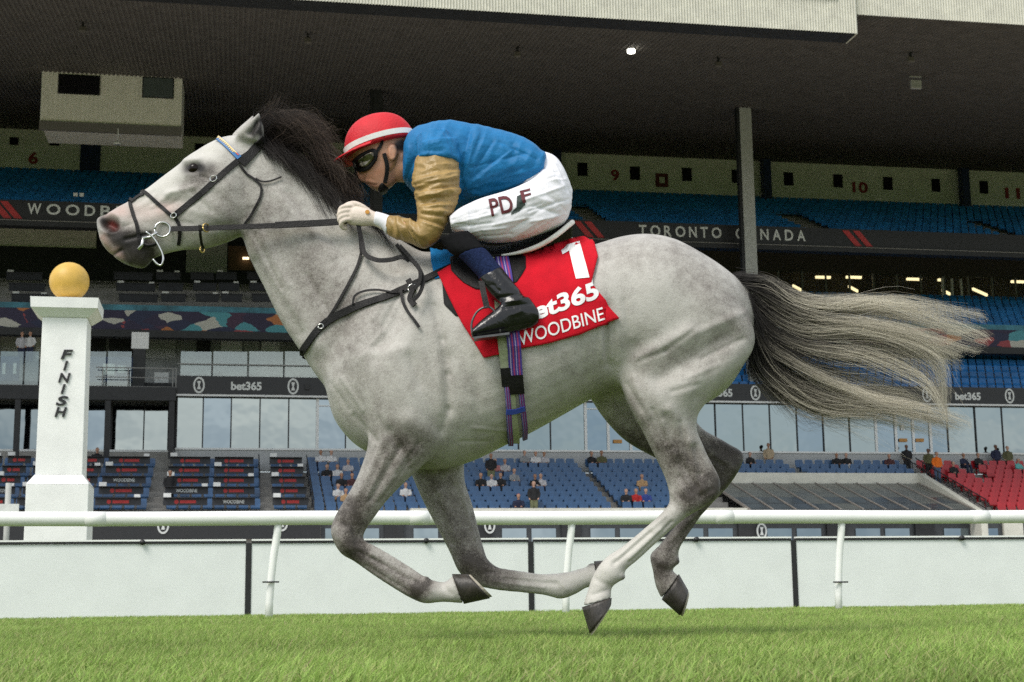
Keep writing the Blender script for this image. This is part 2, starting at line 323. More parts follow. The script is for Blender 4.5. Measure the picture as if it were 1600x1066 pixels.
blk = paint([(180,370,222,374,13,.62),(200,388,226,396,18,.68),(668,902,672,903,4,.6,'n'),(974,903,977,905,4,.6,'n'),(1060,876,1062,879,4.5,.7,'f'),(921,880,924,880,4.5,.8,'f'),(294,264,311,261,9.5,1.),(162,345,178,353,9.5,1.),(316,264,328,260,7,.5),(396,210,406,188,7.5,1.),(403,196,409,212,5,.9),(176,399,188,390,2.5,.5),(392,246,404,232,4,.3),(196,374,236,364,2.5,.8),(914,600,960,590,10,.4,'f')])
red = paint([(176,350,179,353,6.5,.9)])
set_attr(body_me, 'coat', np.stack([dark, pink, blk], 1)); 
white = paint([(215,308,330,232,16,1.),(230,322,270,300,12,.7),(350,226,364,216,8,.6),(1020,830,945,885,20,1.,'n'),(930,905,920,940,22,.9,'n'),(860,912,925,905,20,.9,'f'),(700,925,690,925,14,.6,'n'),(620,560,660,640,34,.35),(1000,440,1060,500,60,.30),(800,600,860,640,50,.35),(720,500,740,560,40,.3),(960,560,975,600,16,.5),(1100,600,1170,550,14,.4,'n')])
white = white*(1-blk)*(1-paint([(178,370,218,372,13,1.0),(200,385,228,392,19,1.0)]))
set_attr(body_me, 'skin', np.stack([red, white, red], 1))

def coat_mat():
    m, t, b = new_mat('grey_coat'); N = t.nodes.new; lk = t.links.new
    b.inputs['Roughness'].default_value = .42; b.inputs['Specular IOR Level'].default_value = .26
    at = N('ShaderNodeAttribute'); at.attribute_name = 'coat'; a2 = N('ShaderNodeAttribute'); a2.attribute_name = 'skin'
    sp = N('ShaderNodeSeparateColor'); lk(at.outputs['Color'], sp.inputs[0]); sp2 = N('ShaderNodeSeparateColor'); lk(a2.outputs['Color'], sp2.inputs[0])
    tc = N('ShaderNodeTexCoord')
    def noise(sc, det, ro=.6):
        n = N('ShaderNodeTexNoise'); n.inputs['Scale'].default_value = sc; n.inputs['Detail'].default_value = det; n.inputs['Roughness'].default_value = ro
        lk(tc.outputs['Object'], n.inputs['Vector']); return n.outputs['Fac']
    def mth(op, a, bb):
        n = N('ShaderNodeMath'); n.operation = op; n.use_clamp = False
        for i, x in enumerate((a, bb)):
            if hasattr(x, 'is_linked'): lk(x, n.inputs[i])
            else: n.inputs[i].default_value = x
        return n.outputs[0]
    big, dap, fine = noise(7, 5), noise(26, 4), noise(230, 3, .8)
    vo = N('ShaderNodeTexVoronoi'); vo.feature = 'SMOOTH_F1'; vo.inputs['Scale'].default_value = 22; vo.inputs['Smoothness'].default_value = .6; lk(tc.outputs['Object'], vo.inputs['Vector'])
    ring_ = mth('MULTIPLY', mth('SUBTRACT', vo.outputs['Distance'], .42), .30)
    f = mth('ADD', sp.outputs[0], mth('MULTIPLY', mth('SUBTRACT', big, .5), .5))
    f = mth('ADD', mth('ADD', f, ring_), mth('MULTIPLY', mth('SUBTRACT', dap, .5), .7))
    f = mth('ADD', f, mth('MULTIPLY', mth('SUBTRACT', fine, .5), 1.35))
    f = mth('ADD', f, mth('MULTIPLY', mth('SUBTRACT', noise(95, 4, .75), .5), .75))
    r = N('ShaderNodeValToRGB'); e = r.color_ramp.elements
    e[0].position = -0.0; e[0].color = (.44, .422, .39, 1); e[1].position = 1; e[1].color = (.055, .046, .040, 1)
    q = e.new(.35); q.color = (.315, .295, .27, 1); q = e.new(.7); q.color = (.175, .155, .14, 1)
    lk(f, r.inputs[0])
    def mix(a, c, fac):
        n = N('ShaderNodeMix'); n.data_type = 'RGBA'; lk(a, n.inputs[6]); n.inputs[7].default_value = (*c, 1); lk(fac, n.inputs[0]); return n.outputs[2]
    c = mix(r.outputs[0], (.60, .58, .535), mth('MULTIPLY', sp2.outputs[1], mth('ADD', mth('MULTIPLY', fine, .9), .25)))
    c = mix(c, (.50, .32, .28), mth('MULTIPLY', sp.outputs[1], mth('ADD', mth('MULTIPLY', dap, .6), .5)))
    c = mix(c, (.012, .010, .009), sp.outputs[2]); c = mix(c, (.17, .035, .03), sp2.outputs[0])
    lk(c, b.inputs['Base Color'])
    bp = N('ShaderNodeBump'); bp.inputs['Strength'].default_value = .5; bp.inputs['Distance'].default_value = .003
    lk(mth('ADD', fine, noise(60, 4)), bp.inputs['Height']); lk(bp.outputs[0], b.inputs['Normal'])
    return m
horse = empty('horse', (P(800, 900, HY).x, HY, 0), 0, 'pale grey racehorse at full gallop with a dark mane and cream tail', 'horse')
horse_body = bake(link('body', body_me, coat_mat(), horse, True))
HB = bvh_of(body_me)
# hooves
hoof_m = mat('hoof_horn', (.045, .038, .032), .45, .3, 40, .3, 120, stretch=(1, 1, .3)); sole_m = mat('hoof_sole', (.42, .38, .30), .7, .2, 40)
def hoof(cor, sole, dY, h0, h1):
    mb = MB(); loft(mb, [(*cor, dY, h0), (*[c*.5+s*.5 for c, s in zip(cor, sole)], dY, (h0+h1)/2*1.02), (*sole, dY, h1)], HY, 3, 24)
    o = bake(mb.build('hoof', hoof_m, horse, True))
    for p in o.data.polygons:
        if len(p.vertices) > 8: p.use_smooth = False
    s2 = MB(); i0 = [sole[0]*.96+sole[2]*.04, sole[1]*.96+sole[3]*.04, sole[2]*.97+sole[0]*.03, sole[3]*.97+sole[1]*.03]
    cx = [(s-c)*.12 for c, s in zip(cor, sole)]
    loft(s2, [(*i0, dY, h1*.95), (*[a+b for a, b in zip(i0, cx)], dY, h1*.9)], HY, 1, 20)
    bake(s2.build('shoe', sole_m, o))
hoof((725,944,706,897), (766,935,731,897), -.145, .047, .06); hoof((909,949,956,934), (921,990,955,945), -.15, .047, .06)
hoof((1034,937,1061,897), (1062,962,1075,922), .14, .046, .06); hoof((937,918,928,877), (966,908,942,876), .145, .046, .058)
# eye
eye_m = mat('eye_brown', (.008, .004, .003), .16, .2, 60, spec=.22)
def surf(px, py, me_bvh=None, default=None):
    dr = ray(px, py).normalized(); h = (me_bvh or HB).ray_cast(CAMP, dr)
    return h
h = surf(302, 263); ec = h[0] - h[1]*.0085
for c in (ec, Vector((ec.x, 2*HY-ec.y, ec.z))):
    bm = bmesh.new(); bmesh.ops.create_uvsphere(bm, u_segments=20, v_segments=14, radius=.0245, matrix=Matrix.Translation(c))
    me = bpy.data.meshes.new('eye'); bm.to_mesh(me); bm.free(); bake(link('eye', me, eye_m, horse, True))
# hair
def hair(name, curves, rad, cols, parent, m, sides=3):
    """curves (n,k,3); rad (n,), cols (n,k,3)"""
    n, k, _ = curves.shape
    T = np.gradient(curves, axis=1); T /= np.linalg.norm(T, axis=2, keepdims=True)+1e-9
    up = np.array([.1, 1., .2]); A = np.cross(T, up); A /= np.linalg.norm(A, axis=2, keepdims=True)+1e-9; B = np.cross(T, A)
    tap = np.linspace(1, .25, k)[None, :, None]*rad[:, None, None]
    V = np.stack([curves+(A*math.cos(a)+B*math.sin(a))*tap for a in np.arange(sides)*2*math.pi/sides], 2)
    C = np.repeat(cols[:, :, None, :], sides, 2)
    idx = np.arange(n*k*sides).reshape(n, k, sides)
    Fq = np.stack([idx[:, :-1, :], np.roll(idx, -1, 2)[:, :-1, :], np.roll(idx, -1, 2)[:, 1:, :], idx[:, 1:, :]], -1).reshape(-1, 4)
    me = np_mesh(name, V.reshape(-1, 3), Fq, C.reshape(-1, 3))
    return bake(link(name, me, m, parent, True))
hair_m = attr_mat('horse_hair', 'col', .5, spec=.18)
def P_np(px, py, Y):
    d = np.stack([(px-CX)/F, -(py-CY)/F, -np.ones_like(px)], -1) @ CRn.T
    return np.array(CAMP)+d*(Y/d[..., 1])[..., None]
class RS(np.random.RandomState): pass
def strands(guides, n, k, seed, jit, depth, wander, lump=.75, clump=60, tight=.3, fj=.10, wts=None, ln0=.75):
    """guides: list of px control lists of equal length, random pairs of neighbours blended; depth: (root, tip) spread in metres"""
    r = RS(seed); G = np.array([spline(g, max(2, int(24/(len(g)-1)))) for g in [np.array(g, float) for g in guides]], dtype=object)
    G = np.array([[[np.interp(t, np.linspace(0, 1, len(g)), np.array(g, float)[:, c]) for c in (0, 1)] for t in np.linspace(0, 1, k)] for g in G])
    cl = r.rand(clump)*(len(G)-1) if wts is None else np.clip(r.choice(len(G), clump, p=np.array(wts)/np.sum(wts))+r.uniform(-.4, .4, clump), 0, len(G)-1.01); cj = r.randn(clump, 2); cz = r.randn(clump); cph = r.rand(clump, 2)*6.28; cl_len = ln0+.35*r.rand(clump)
    ci = r.randint(0, clump, n)
    f = np.clip(np.where(r.rand(n) < lump, cl[ci]+r.randn(n)*fj, r.rand(n)*(len(G)-1)), 0, len(G)-1.001)
    i = f.astype(int); a = (f-i)[:, None, None]
    C = G[i]*(1-a)+G[i+1]*a
    t = np.linspace(0, 1, k)[None, :, None]
    ln = np.clip(cl_len[ci]*(.85+.25*r.rand(n)), .35, 1.06)
    # shorten
    tt = np.clip(np.linspace(0, 1, k)[None, :]*ln[:, None], 0, 1)*(k-1); i0 = np.clip(tt.astype(int), 0, k-2); fr = (tt-i0)[..., None]
    ar = np.arange(n)[:, None]; C = C[ar, i0]*(1-fr)+C[ar, i0+1]*fr
    tp = tight*(1.1-.55*t)+(1-tight)*(.25+.75*t)
    C = C + (cj[ci]*jit*.75)[:, None, :]*t + (r.randn(n, 2)*jit*.5)[:, None, :]*tp
    ph = cph[ci]+r.randn(n, 2)*.35
    cf = 5+5*r.rand(clump); ca = .5+1.1*r.rand(clump)
    wv = np.linspace(0, 1, k)[None]*cf[ci][:, None]
    C[..., 1] += (np.sin(wv+ph[:, :1])*wander*ca[ci][:, None]+np.sin(wv*2.3+ph[:, 1:]*2)*wander*.45)*t[..., 0]
    Yv = HY + (cz[ci]*.7+r.randn(n)*.45)[:, None]*(depth[0]+(depth[1]-depth[0])*t[..., 0])
    r.tone = (.62+.7*r.rand(clump))[ci]
    return P_np(C[..., 0], C[..., 1], Yv), r
tail_g = [[(1150,434),(1200,440),(1250,468),(1340,470),(1430,476),(1535,488)], [(1152,436),(1210,448),(1260,480),(1350,486),(1450,500),(1545,530)],
          [(1158,442),(1205,465),(1262,500),(1350,505),(1440,522),(1500,545)], [(1165,452),(1205,490),(1268,520),(1370,522),(1470,560),(1478,640)],
          [(1168,458),(1200,510),(1262,540),(1360,552),(1445,585),(1474,655)], [(1170,462),(1195,530),(1255,572),(1340,602),(1420,632),(1498,668)],
          [(1172,465),(1192,548),(1240,600),(1310,628),(1405,640),(1502,664)], [(1174,470),(1186,560),(1228,612),(1300,638),(1395,640),(1480,668)],
          [(1176,474),(1184,560),(1212,602),(1262,640),(1310,655),(1350,668)], [(1176,480),(1180,560),(1196,590),(1225,618),(1250,640),(1270,640)], [(1178,490),(1176,550),(1170,580),(1185,600),(1210,618),(1230,640)]]
def tail_cols(n, k, r, c0, c1, c2, m0, sp):
    t = np.linspace(0, 1, k)[None, :, None]; o = (m0+r.randn(n)*sp)[:, None, None]
    s = 1/(1+np.exp(-(t-o)*15)); a = np.array(c0)*(1-s)+np.array(c1)*s
    hi = (r.rand(n) < .3)[:, None, None]*t*s; a = a*(1-hi*.6)+np.array(c2)*hi*.6
    return a*((.8+.4*r.rand(n))*r.tone)[:, None, None]
c, r = strands(tail_g[:9], 3200, 17, 11, 9, (.022, .085), 8, lump=.95, clump=52, tight=.85, fj=.09, wts=[.35, .9, 1.5, 1.0, .25, 1.2, 1.6, 1.0, .4])
cols = tail_cols(len(c), 17, r, (.022, .020, .019), (.46, .42, .33), (.70, .66, .55), .41, .08)
c2, r2 = strands(tail_g[4:], 620, 17, 13, 12, (.025, .07), 10, lump=.9, clump=30, tight=.8, fj=.12)
cols2 = tail_cols(len(c2), 17, r2, (.022, .020, .019), (.16, .14, .11), (.28, .25, .2), .6, .15)
c3, r3 = strands([[(x, y) for x, y in g[:4]] for g in tail_g], 1800, 17, 17, 7, (.035, .06), 5, clump=60, tight=.5)
cols3 = tail_cols(len(c3), 17, r3, (.020, .018, .017), (.07, .063, .055), (.14, .13, .11), .72, .15)
c5, r5 = strands([[(x, y+6) for x, y in g] for g in tail_g[:9]], 200, 17, 19, 20, (.03, .12), 12, lump=.5, clump=60); cols5 = tail_cols(len(c5), 17, r5, (.03, .028, .026), (.5, .45, .36), (.7, .66, .56), .25, .1)
C = np.concatenate([c, c2, c3, c5]); K = np.concatenate([cols, cols2, cols3, cols5])
hair('tail', C, np.random.RandomState(5).uniform(.00045, .00095, len(C)), K, horse, hair_m)
mane_g = [[(408,214),(412,192),(432,181),(466,188),(496,212)], [(420,220),(430,198),(458,186),(494,202),(518,240)], [(440,232),(452,208),(484,202),(512,228),(532,268)],
          [(462,248),(476,228),(502,230),(524,256),(542,294)], [(490,270),(504,254),(520,260),(538,284),(550,316)], [(520,294),(528,280),(540,288),(550,308),(558,334)], [(550,316),(554,310),(562,324),(570,342),(580,362)]]
mane_s = [[(406,218),(412,226),(424,240),(446,258),(470,286)], [(424,226),(434,236),(452,256),(478,288),(505,322)], [(446,242),(458,254),(480,280),(505,315),(528,348)], [(476,262),(490,278),(512,306),(534,338),(550,362)],
          [(510,288),(522,302),(540,328),(560,352),(585,376)], [(545,314),(558,330),(575,350),(595,372),(612,388)], [(590,346),(598,356),(606,368),(614,380),(622,390)]]
c, r = strands(mane_g, 2300, 11, 21, 18, (.012, .06), 12, lump=.97, clump=40, tight=.95, fj=.04, ln0=.6); k1 = tail_cols(len(c), 11, r, (.011, .0075, .006), (.04, .027, .02), (.15, .105, .075), .7, .15)
c2, r2 = strands(mane_s, 1900, 11, 23, 11, (.01, .03), 5, lump=.9, clump=40, tight=.9, fj=.09, ln0=.5)
ofs = -np.linspace(.015, .075, 11)[None, :]*np.where(r2.rand(len(c2)) < .75, 1, -1)[:, None]; c2[..., 1] += ofs
for i in range(len(c2)):                # lie on the neck, not in it
    for j in range(0, 11):
        q = Vector(c2[i, j]); hit = HB.find_nearest(q)
        if hit[0] is not None and ((q-hit[0]).dot(hit[1]) < .006): c2[i, j] = hit[0]+hit[1]*(.006+.006*((i*7) % 10)/10)
k2 = tail_cols(len(c2), 11, r2, (.014, .011, .010), (.035, .029, .025), (.09, .08, .07), .8, .1)
c4, r4 = strands(mane_g, 170, 11, 29, 14, (.015, .07), 9, lump=.7, clump=40); c = np.concatenate([c, c4]); k1 = np.concatenate([k1, tail_cols(len(c4), 11, r4, (.03, .022, .018), (.10, .075, .06), (.2, .17, .15), .5, .2)])
C = np.concatenate([c, c2]); hair('mane', C, np.random.RandomState(6).uniform(.0005, .001, len(C)), np.concatenate([k1, k2]), horse, hair_m)
# ================================================================== TACK
from mathutils import noise as MN
def ribbon(mb, pts, nrm, width, thick, mi=0):
    pts = [Vector(p) for p in pts]; vs, fs = [], []; n = len(pts)
    wd = width if isinstance(width, (list, tuple, np.ndarray)) else [width]*n
    for i, p in enumerate(pts):
        t = (pts[min(i+1, n-1)]-pts[max(i-1, 0)]).normalized(); nn = Vector(nrm[i]).normalized()
        s = t.cross(nn).normalized(); nn = s.cross(t).normalized()
        for a, b in ((-1, 0), (1, 0), (1, 1), (-1, 1)): vs.append(p + s*a*wd[i]/2 + nn*b*thick)
    for i in range(n-1):
        for k in range(4): fs.append((i*4+k, i*4+(k+1) % 4, (i+1)*4+(k+1) % 4, (i+1)*4+k))
    fs += [(3, 2, 1, 0), tuple((n-1)*4+k for k in range(4))]
    mb.add(vs, fs, mi)
def on_surf(px_pts, bvh, k=6, lift=.002, y_miss=None):
    out, nn = [], []; last = None
    for x, y in spline(px_pts, k):
        d = ray(x, y).normalized(); h = bvh.ray_cast(CAMP, d)
        if h[0] is None or h[0].y > HY+.05:
            Y = last if last else (y_miss or HY-.05); p = P(x, y, Y); q = bvh.find_nearest(p)
            if q[0] is not None and (q[0]-p).length < .12: p = q[0]; nv = q[1]
            else: nv = Vector((0, -1, 0))
        else: p, nv = h[0], h[1]; last = p.y
        out.append(p); nn.append(nv)
    # even out the normals and the small steps of the skin
    a = np.array([tuple(p) for p in out]); b = np.array([tuple(v) for v in nn])
    for _ in range(3):
        b[1:-1] = (b[:-2]+2*b[1:-1]+b[2:])/4
        y = a[:, 1].copy(); y[1:-1] = np.minimum(y[1:-1], (a[:-2, 1]+2*a[1:-1, 1]+a[2:, 1])/4); a[:, 1] = y
    b /= np.linalg.norm(b, axis=1)[:, None]
    return [Vector(p)+Vector(v)*lift for p, v in zip(a, b)], [Vector(v) for v in b]
def strap(mb, px, width, thick=.004, bvh=None, mirror=False, lift=.002, mi=0, k=6):
    p, n = on_surf(px, bvh or HB, k, lift); ribbon(mb, p, n, width, thick, mi)
    if mirror:
        if not hasattr(mb, 'mir'): mb.mir = MB()
        ribbon(mb.mir, [Vector((q.x, 2*HY-q.y, q.z)) for q in p], [Vector((v.x, -v.y, v.z)) for v in n], width, thick, mi)
def free(px_y, k=6): return [P(x, y, HY+o) for x, y, o in spline(px_y, k)]
def ring(mb, c, r, t, nrm=(0, -1, 0), n=20, sx=1., ang=0.):
    nv = Vector(nrm).normalized(); a = nv.cross(Vector((0, 0, 1))).normalized(); b = nv.cross(a)
    ca, sa = math.cos(ang), math.sin(ang); pts = []
    for i in range(n+1):
        w = 2*math.pi*i/n; x, y = math.cos(w)*r*sx, math.sin(w)*r; pts.append(Vector(c)+a*(x*ca-y*sa)+b*(x*sa+y*ca))
    mb.tube(pts, t, 6)
leather = mat('black_leather', (.009, .008, .008), .5, .3, 60, .3, 200, spec=.22)
brass = mat('brass_fitting', (.75, .55, .22), .3, .1, 50, metal=1.); steel = mat('steel_fitting', (.62, .62, .6), .25, .1, 50, metal=1.)
bridle = empty('bridle', P(300, 330, HY), 0, 'black leather racing bridle with beaded browband on the grey horse', 'bridle')
def part(mb, name, m, par, smooth=False):
    if hasattr(mb, 'mir'): bake(mb.mir.build(name, m, par, smooth))
    return bake(mb.build(name, m, par, smooth))
mb = MB(); strap(mb, [(407,222),(390,240),(372,252),(345,275),(310,307),(272,338)], .024, .004, mirror=True); part(mb, 'cheek_strap', leather, bridle)
mb = MB(); strap(mb, [(411,217),(403,229),(391,243),(377,257)], .036, .005, mirror=True, lift=.005); part(mb, 'headpiece', leather, bridle)
mb = MB(); strap(mb, [(340,217),(352,226),(364,238),(374,248)], .021, .005, mirror=True, lift=.004); bb = part(mb, 'browband', mat('browband_blue', (.03, .16, .42), .5), bridle)
bead_m = [mat('bead_cream', (.8, .62, .32), .5), mat('bead_red', (.7, .12, .05), .5)]
pb, nb = on_surf([(340,217),(352,226),(364,238),(374,248)], HB, 6, .0098)
for i in range(1, 15):
    t = i*(len(pb)-1)/16; p = pb[int(t)].lerp(pb[int(t)+1], t % 1); tg = (pb[int(t)+1]-pb[int(t)]).normalized(); n_ = nb[int(t)]; s_ = tg.cross(n_)
    mb = MB(); r_ = .0085 if i < 13 else .007
    mb.add([p-tg*r_*.9-s_*r_, p+tg*r_*.9-s_*r_, p+s_*r_*(.9 if i < 12 else -.2), p+n_*.002], [(0,1,3),(1,2,3),(2,0,3)]); part(mb, 'bead', bead_m[0 if i < 13 else 1], bb)
mb = MB(); strap(mb, [(222,299),(228,302),(240,312),(256,327),(268,337)], .014, .004, mirror=True); part(mb, 'noseband', leather, bridle); mb = MB(); strap(mb, [(221,299),(207,304),(204,318),(209,338),(214,352),(218,375),(222,384)], .014, .004, mirror=True)
part(mb, 'noseband', leather, bridle); mb = MB(); strap(mb, [(274,340),(280,352),(281,368),(279,383)], .013, .004, mirror=True); part(mb, 'noseband', leather, bridle)
mb = MB(); strap(mb, [(374,258),(385,272),(398,281),(408,292),(408,306),(401,322),(392,338),(382,352)], .009, .004, mirror=True, lift=.004); part(mb, 'throat_lash', leather, bridle)
mb = MB(); q, n_ = on_surf([(400,280),(410,285),(424,284),(440,278)], HB, 5, .008); ribbon(mb, q, n_, .006, .003); part(mb, 'strap_end', leather, bridle)
bitc = surf(255,360)[0]-Vector((0, .012, 0))
for sg in (1, -1):
    c = bitc if sg > 0 else Vector((bitc.x, 2*HY-bitc.y, bitc.z))
    mb = MB(); ring(mb, c, .030, .0045, (.15, -sg, .05)); part(mb, 'bit_ring', steel, bridle, True)
mb = MB(); c0 = surf(228,358)[0]; yb = bitc.y-.012
mb.tube([P(x, y, yb) for x, y in spline([(228,362),(240,372),(250,388),(255,402),(252,414),(245,412),(239,405)], 5)], .0038, 8); part(mb, 'bit_shank', steel, bridle, True)
mb = MB(); mb.tube([P(x, y, yb+.004) for x, y in [(222,372),(234,371),(246,363)]], .006, 8); mb.tube([P(x, y, yb+.006) for x, y in [(216,390),(222,383),(224,372)]], .007, 8); part(mb, 'mouthpiece', steel, bridle, True)
mb = MB(); mb.tube([P(x, y, yb+.01) for x, y in [(222,380),(232,384),(242,382),(246,378)]], .008, 8); part(mb, 'curb_strap', leather, bridle, True)
mb = MB(); q = surf(334,280)[0]-Vector((0,.008,0)); ring(mb, q, .012, .002, (0,-1,0), 8, 1.2, .6); part(mb, 'buckle', steel, bridle)
mb = MB(); q = surf(272,338)[0]-Vector((0,.01,0)); ring(mb, q, .010, .002, (0,-1,0), 8, 1.2, .6); part(mb, 'buckle', steel, bridle)

reins = empty('reins', P(430, 355, HY-.1), 0, 'black leather reins running from the bit to the gloved hand', 'reins')
hand_y = -.13
def flat(px_y, width, m, name, par, thick=.004, k=6):
    mb = MB(); p = free(px_y, k); ribbon(mb, p, [Vector((0, -1, .12))]*len(p), width, thick); return part(mb, name, m, par)
flat([(268,358,bitc.y-HY-.008),(320,357,-.115),(400,354,-.13),(470,351,-.135),(542,346,-.14)], .021, leather, 'rein', reins)
flat([(268,358,HY-bitc.y+.008),(330,357,.115),(400,353,.13),(470,350,.12),(542,345,.10)], .021, leather, 'rein', reins)
flat([(430,352.5,-.138),(470,350.5,-.142),(500,349,-.144),(530,347,-.146)], .026, leather, 'rubber_grip', reins, .006)
flat([(560,352,-.145),(566,380,-.15),(571,398,-.17),(590,407,-.20),(612,406,-.215),(628,402,-.22),(640,408,-.235)], .017, leather, 'rein_loop', reins, .006)
for a in ([(619,382,-.25),(632,398,-.245),(648,412,-.25),(659,428,-.26),(661,444,-.27),(655,460,-.28),(646,470,-.285)], [(624,384,-.262),(642,404,-.26),(655,420,-.27),(656,438,-.28),(648,452,-.285)]):
    flat(a, .014, leather, 'rein_end', reins, .006)
mart = empty('breastplate', P(560, 480, HY-.2), 0, 'black leather breastplate strapped across the chest of the grey horse', 'breastplate')
mb = MB(); strap(mb, [(471,553),(480,540),(498,516),(520,498),(557,480),(600,466),(633,452),(668,436),(706,418)], [.034]*2+[.03]*60 if False else .029, .006, mirror=True, lift=.004); part(mb, 'chest_strap', leather, mart)
mb = MB(); strap(mb, [(504,509),(520,490),(540,455),(558,420),(565,398)], .011, .005, lift=.006, mirror=True); part(mb, 'neck_strap', leather, mart); mb = MB()
p = free([(565,398,-.155),(563,378,-.15),(561,354,-.147)], 4); ribbon(mb, p, [Vector((0,-1,0))]*len(p), .012, .005); part(mb, 'neck_strap', leather, mart)
mb = MB(); q, n_ = on_surf([(553,477),(556,464),(570,457),(590,456),(618,460),(632,455)], HB, 6, .012); ribbon(mb, q, n_, .008, .003); part(mb, 'keeper_loop', leather, mart)
mb = MB(); q, n_ = on_surf([(628,455),(630,470),(640,490),(648,502),(655,513)], HB, 5, .012); ribbon(mb, q, n_, .011, .004); part(mb, 'strap_end', leather, mart)
mb = MB(); q, n_ = on_surf([(640,440),(648,455),(644,470),(650,480)], HB, 5, .014); ribbon(mb, q, n_, .022, .006); part(mb, 'buckle_strap', leather, mart)
mb = MB(); q = surf(645,452)[0]-Vector((0,.014,0)); ring(mb, q, .017, .0028, (0,-1,0), 14); part(mb, 'ring', steel, mart, True)
mb = MB(); q = surf(502,511)[0]-Vector((0,.014,0)); ring(mb, q, .010, .0025, (0,-1,0), 10); part(mb, 'buckle', steel, mart, True)
for (x, y, rr, m_) in ((322, 356, .013, brass), (316, 390, .009, brass)):
    mb = MB(); ring(mb, P(x, y, HY-.125 if y < 380 else HY-.06), rr*1.25, .003, (.8, -.6, 0), 14); part(mb, 'ring', m_, mart, True)
mb = MB(); p = free([(312,352,-.124),(313,364,-.12),(315,380,-.08),(318,388,-.06)], 3); ribbon(mb, p, [Vector((0,-1,0))]*len(p), .010, .004); part(mb, 'ring_strap', leather, mart)

# ---- cloths on the back
def coons(T, B, Lf, R, nu, nv):
    def samp(c, n):
        c = np.array(c, float); s = np.r_[0, np.cumsum(np.hypot(*np.diff(c, axis=0).T))]; s /= s[-1]
        return np.stack([np.interp(np.linspace(0, 1, n), s, c[:, k]) for k in (0, 1)], 1)
    T, B, Lf, R = samp(T, nu), samp(B, nu), samp(Lf, nv), samp(R, nv)
    u = np.linspace(0, 1, nu)[:, None, None]; v = np.linspace(0, 1, nv)[None, :, None]
    return (1-v)*T[:, None]+v*B[:, None]+(1-u)*Lf[None]+u*R[None]-((1-u)*(1-v)*T[0]+u*(1-v)*T[-1]+(1-u)*v*B[0]+u*v*B[-1])
def drape(grid, lift, fold=0., seed=0, bvh=None, thick=.004):
    nu, nv, _ = grid.shape; pts = np.zeros((nu, nv, 3)); last = HY-.2
    for i in range(nu):
        for j in range(nv-1, -1, -1):
            x, y = grid[i, j]; d = ray(x, y).normalized(); h = (bvh or HB).ray_cast(CAMP, d)
            if h[0] is None or h[0].y > HY-.02: h = (P(x, y, last), Vector((0, -1, .1))); last = min(HY-.03, last+.010)
            else: last = h[0].y
            s = lift+(fold*(MN.noise(Vector((x*.03+seed, y*.012, 3)))+.5*MN.noise(Vector((x*.07+seed, y*.03, 9)))+.4) if fold else 0)
            pts[i, j] = h[0]+h[1]*s
    for _ in range(3):                  # cloth bridges small hollows
        y = pts[..., 1]; av = y.copy(); av[1:-1, 1:-1] = (y[:-2, 1:-1]+y[2:, 1:-1]+y[1:-1, :-2]+y[1:-1, 2:])/4; pts[..., 1] = np.minimum(y, av)
    return pts
def sheet(name, pts, thick, m, par=None, mirror=True, smooth=True):
    nu, nv, _ = pts.shape; idx = np.arange(nu*nv).reshape(nu, nv)
    q = np.stack([idx[:-1, :-1], idx[:-1, 1:], idx[1:, 1:], idx[1:, :-1]], -1).reshape(-1, 4)
    V = pts.reshape(-1, 3); Fq = q
    if mirror and par is not None: p2 = pts.copy(); p2[..., 1] = 2*HY-p2[..., 1]; bake(sheet(name, p2[::-1], thick, m, par, False, smooth))
    me = np_mesh(name, V, Fq); o = link(name, me, m, par, smooth)
    md = o.modifiers.new('thickness', 'SOLIDIFY'); md.thickness = thick; md.offset = -1
    return o
red_m = mat('red_cloth', (.56, .006, .018), .85, .08, 12, .4, 380, spec=.2); white_m = mat('white_print', (.82, .82, .82), .7, .03)
cloth_g = coons([(684,428),(740,402),(800,404),(842,392),(868,382),(890,375),(912,371),(930,383)], [(757,560),(776,556),(816,545),(862,536),(908,521),(967,498)],
                [(684,428),(700,462),(722,505),(757,560)], [(930,383),(935,404),(924,444),(946,470),(967,498)], 64, 44)
cp = drape(cloth_g, .010, .010, 2)
cloth = empty('saddle_cloth', P(830, 470, HY-.3), 0, 'red saddle cloth with white number one and sponsor lettering', 'saddle cloth')
cl = bake(sheet('cloth', cp, .004, red_m, cloth))
idx = np.arange(64*44).reshape(64, 44); CB = BVHTree.FromPolygons([tuple(p) for p in cp.reshape(-1, 3)], [tuple(q) for q in np.stack([idx[:-1, :-1], idx[:-1, 1:], idx[1:, 1:], idx[1:, :-1]], -1).reshape(-1, 4)])
def text2d(s, bold=0., sub=0, spacing=1., shear=0.):
    c = bpy.data.curves.new('t', 'FONT'); c.body = s; c.fill_mode = 'FRONT'; c.offset = bold; c.space_character = spacing; c.shear = shear; c.resolution_u = 4
    o = bpy.data.objects.new('t', c); COL.objects.link(o); dg = bpy.context.evaluated_depsgraph_get()
    me = bpy.data.meshes.new_from_object(o.evaluated_get(dg)); bpy.data.objects.remove(o); bpy.data.curves.remove(c)
    bm = bmesh.new(); bm.from_mesh(me); bpy.data.meshes.remove(me); bmesh.ops.remove_doubles(bm, verts=bm.verts[:], dist=1e-5); bmesh.ops.triangulate(bm, faces=bm.faces[:])
    for _ in range(sub):
        es = [e for e in bm.edges if e.calc_length() > .09]
        if not es: break
        bmesh.ops.subdivide_edges(bm, edges=es, cuts=1); bmesh.ops.triangulate(bm, faces=bm.faces[:])
    bm.verts.index_update(); V = np.array([v.co[:] for v in bm.verts]); Fc = [tuple(v.index for v in f.verts) for f in bm.faces]; bm.free()
    V = V[:, :2]-V[:, :2].min(0); V = V/V.max(0); return V, Fc
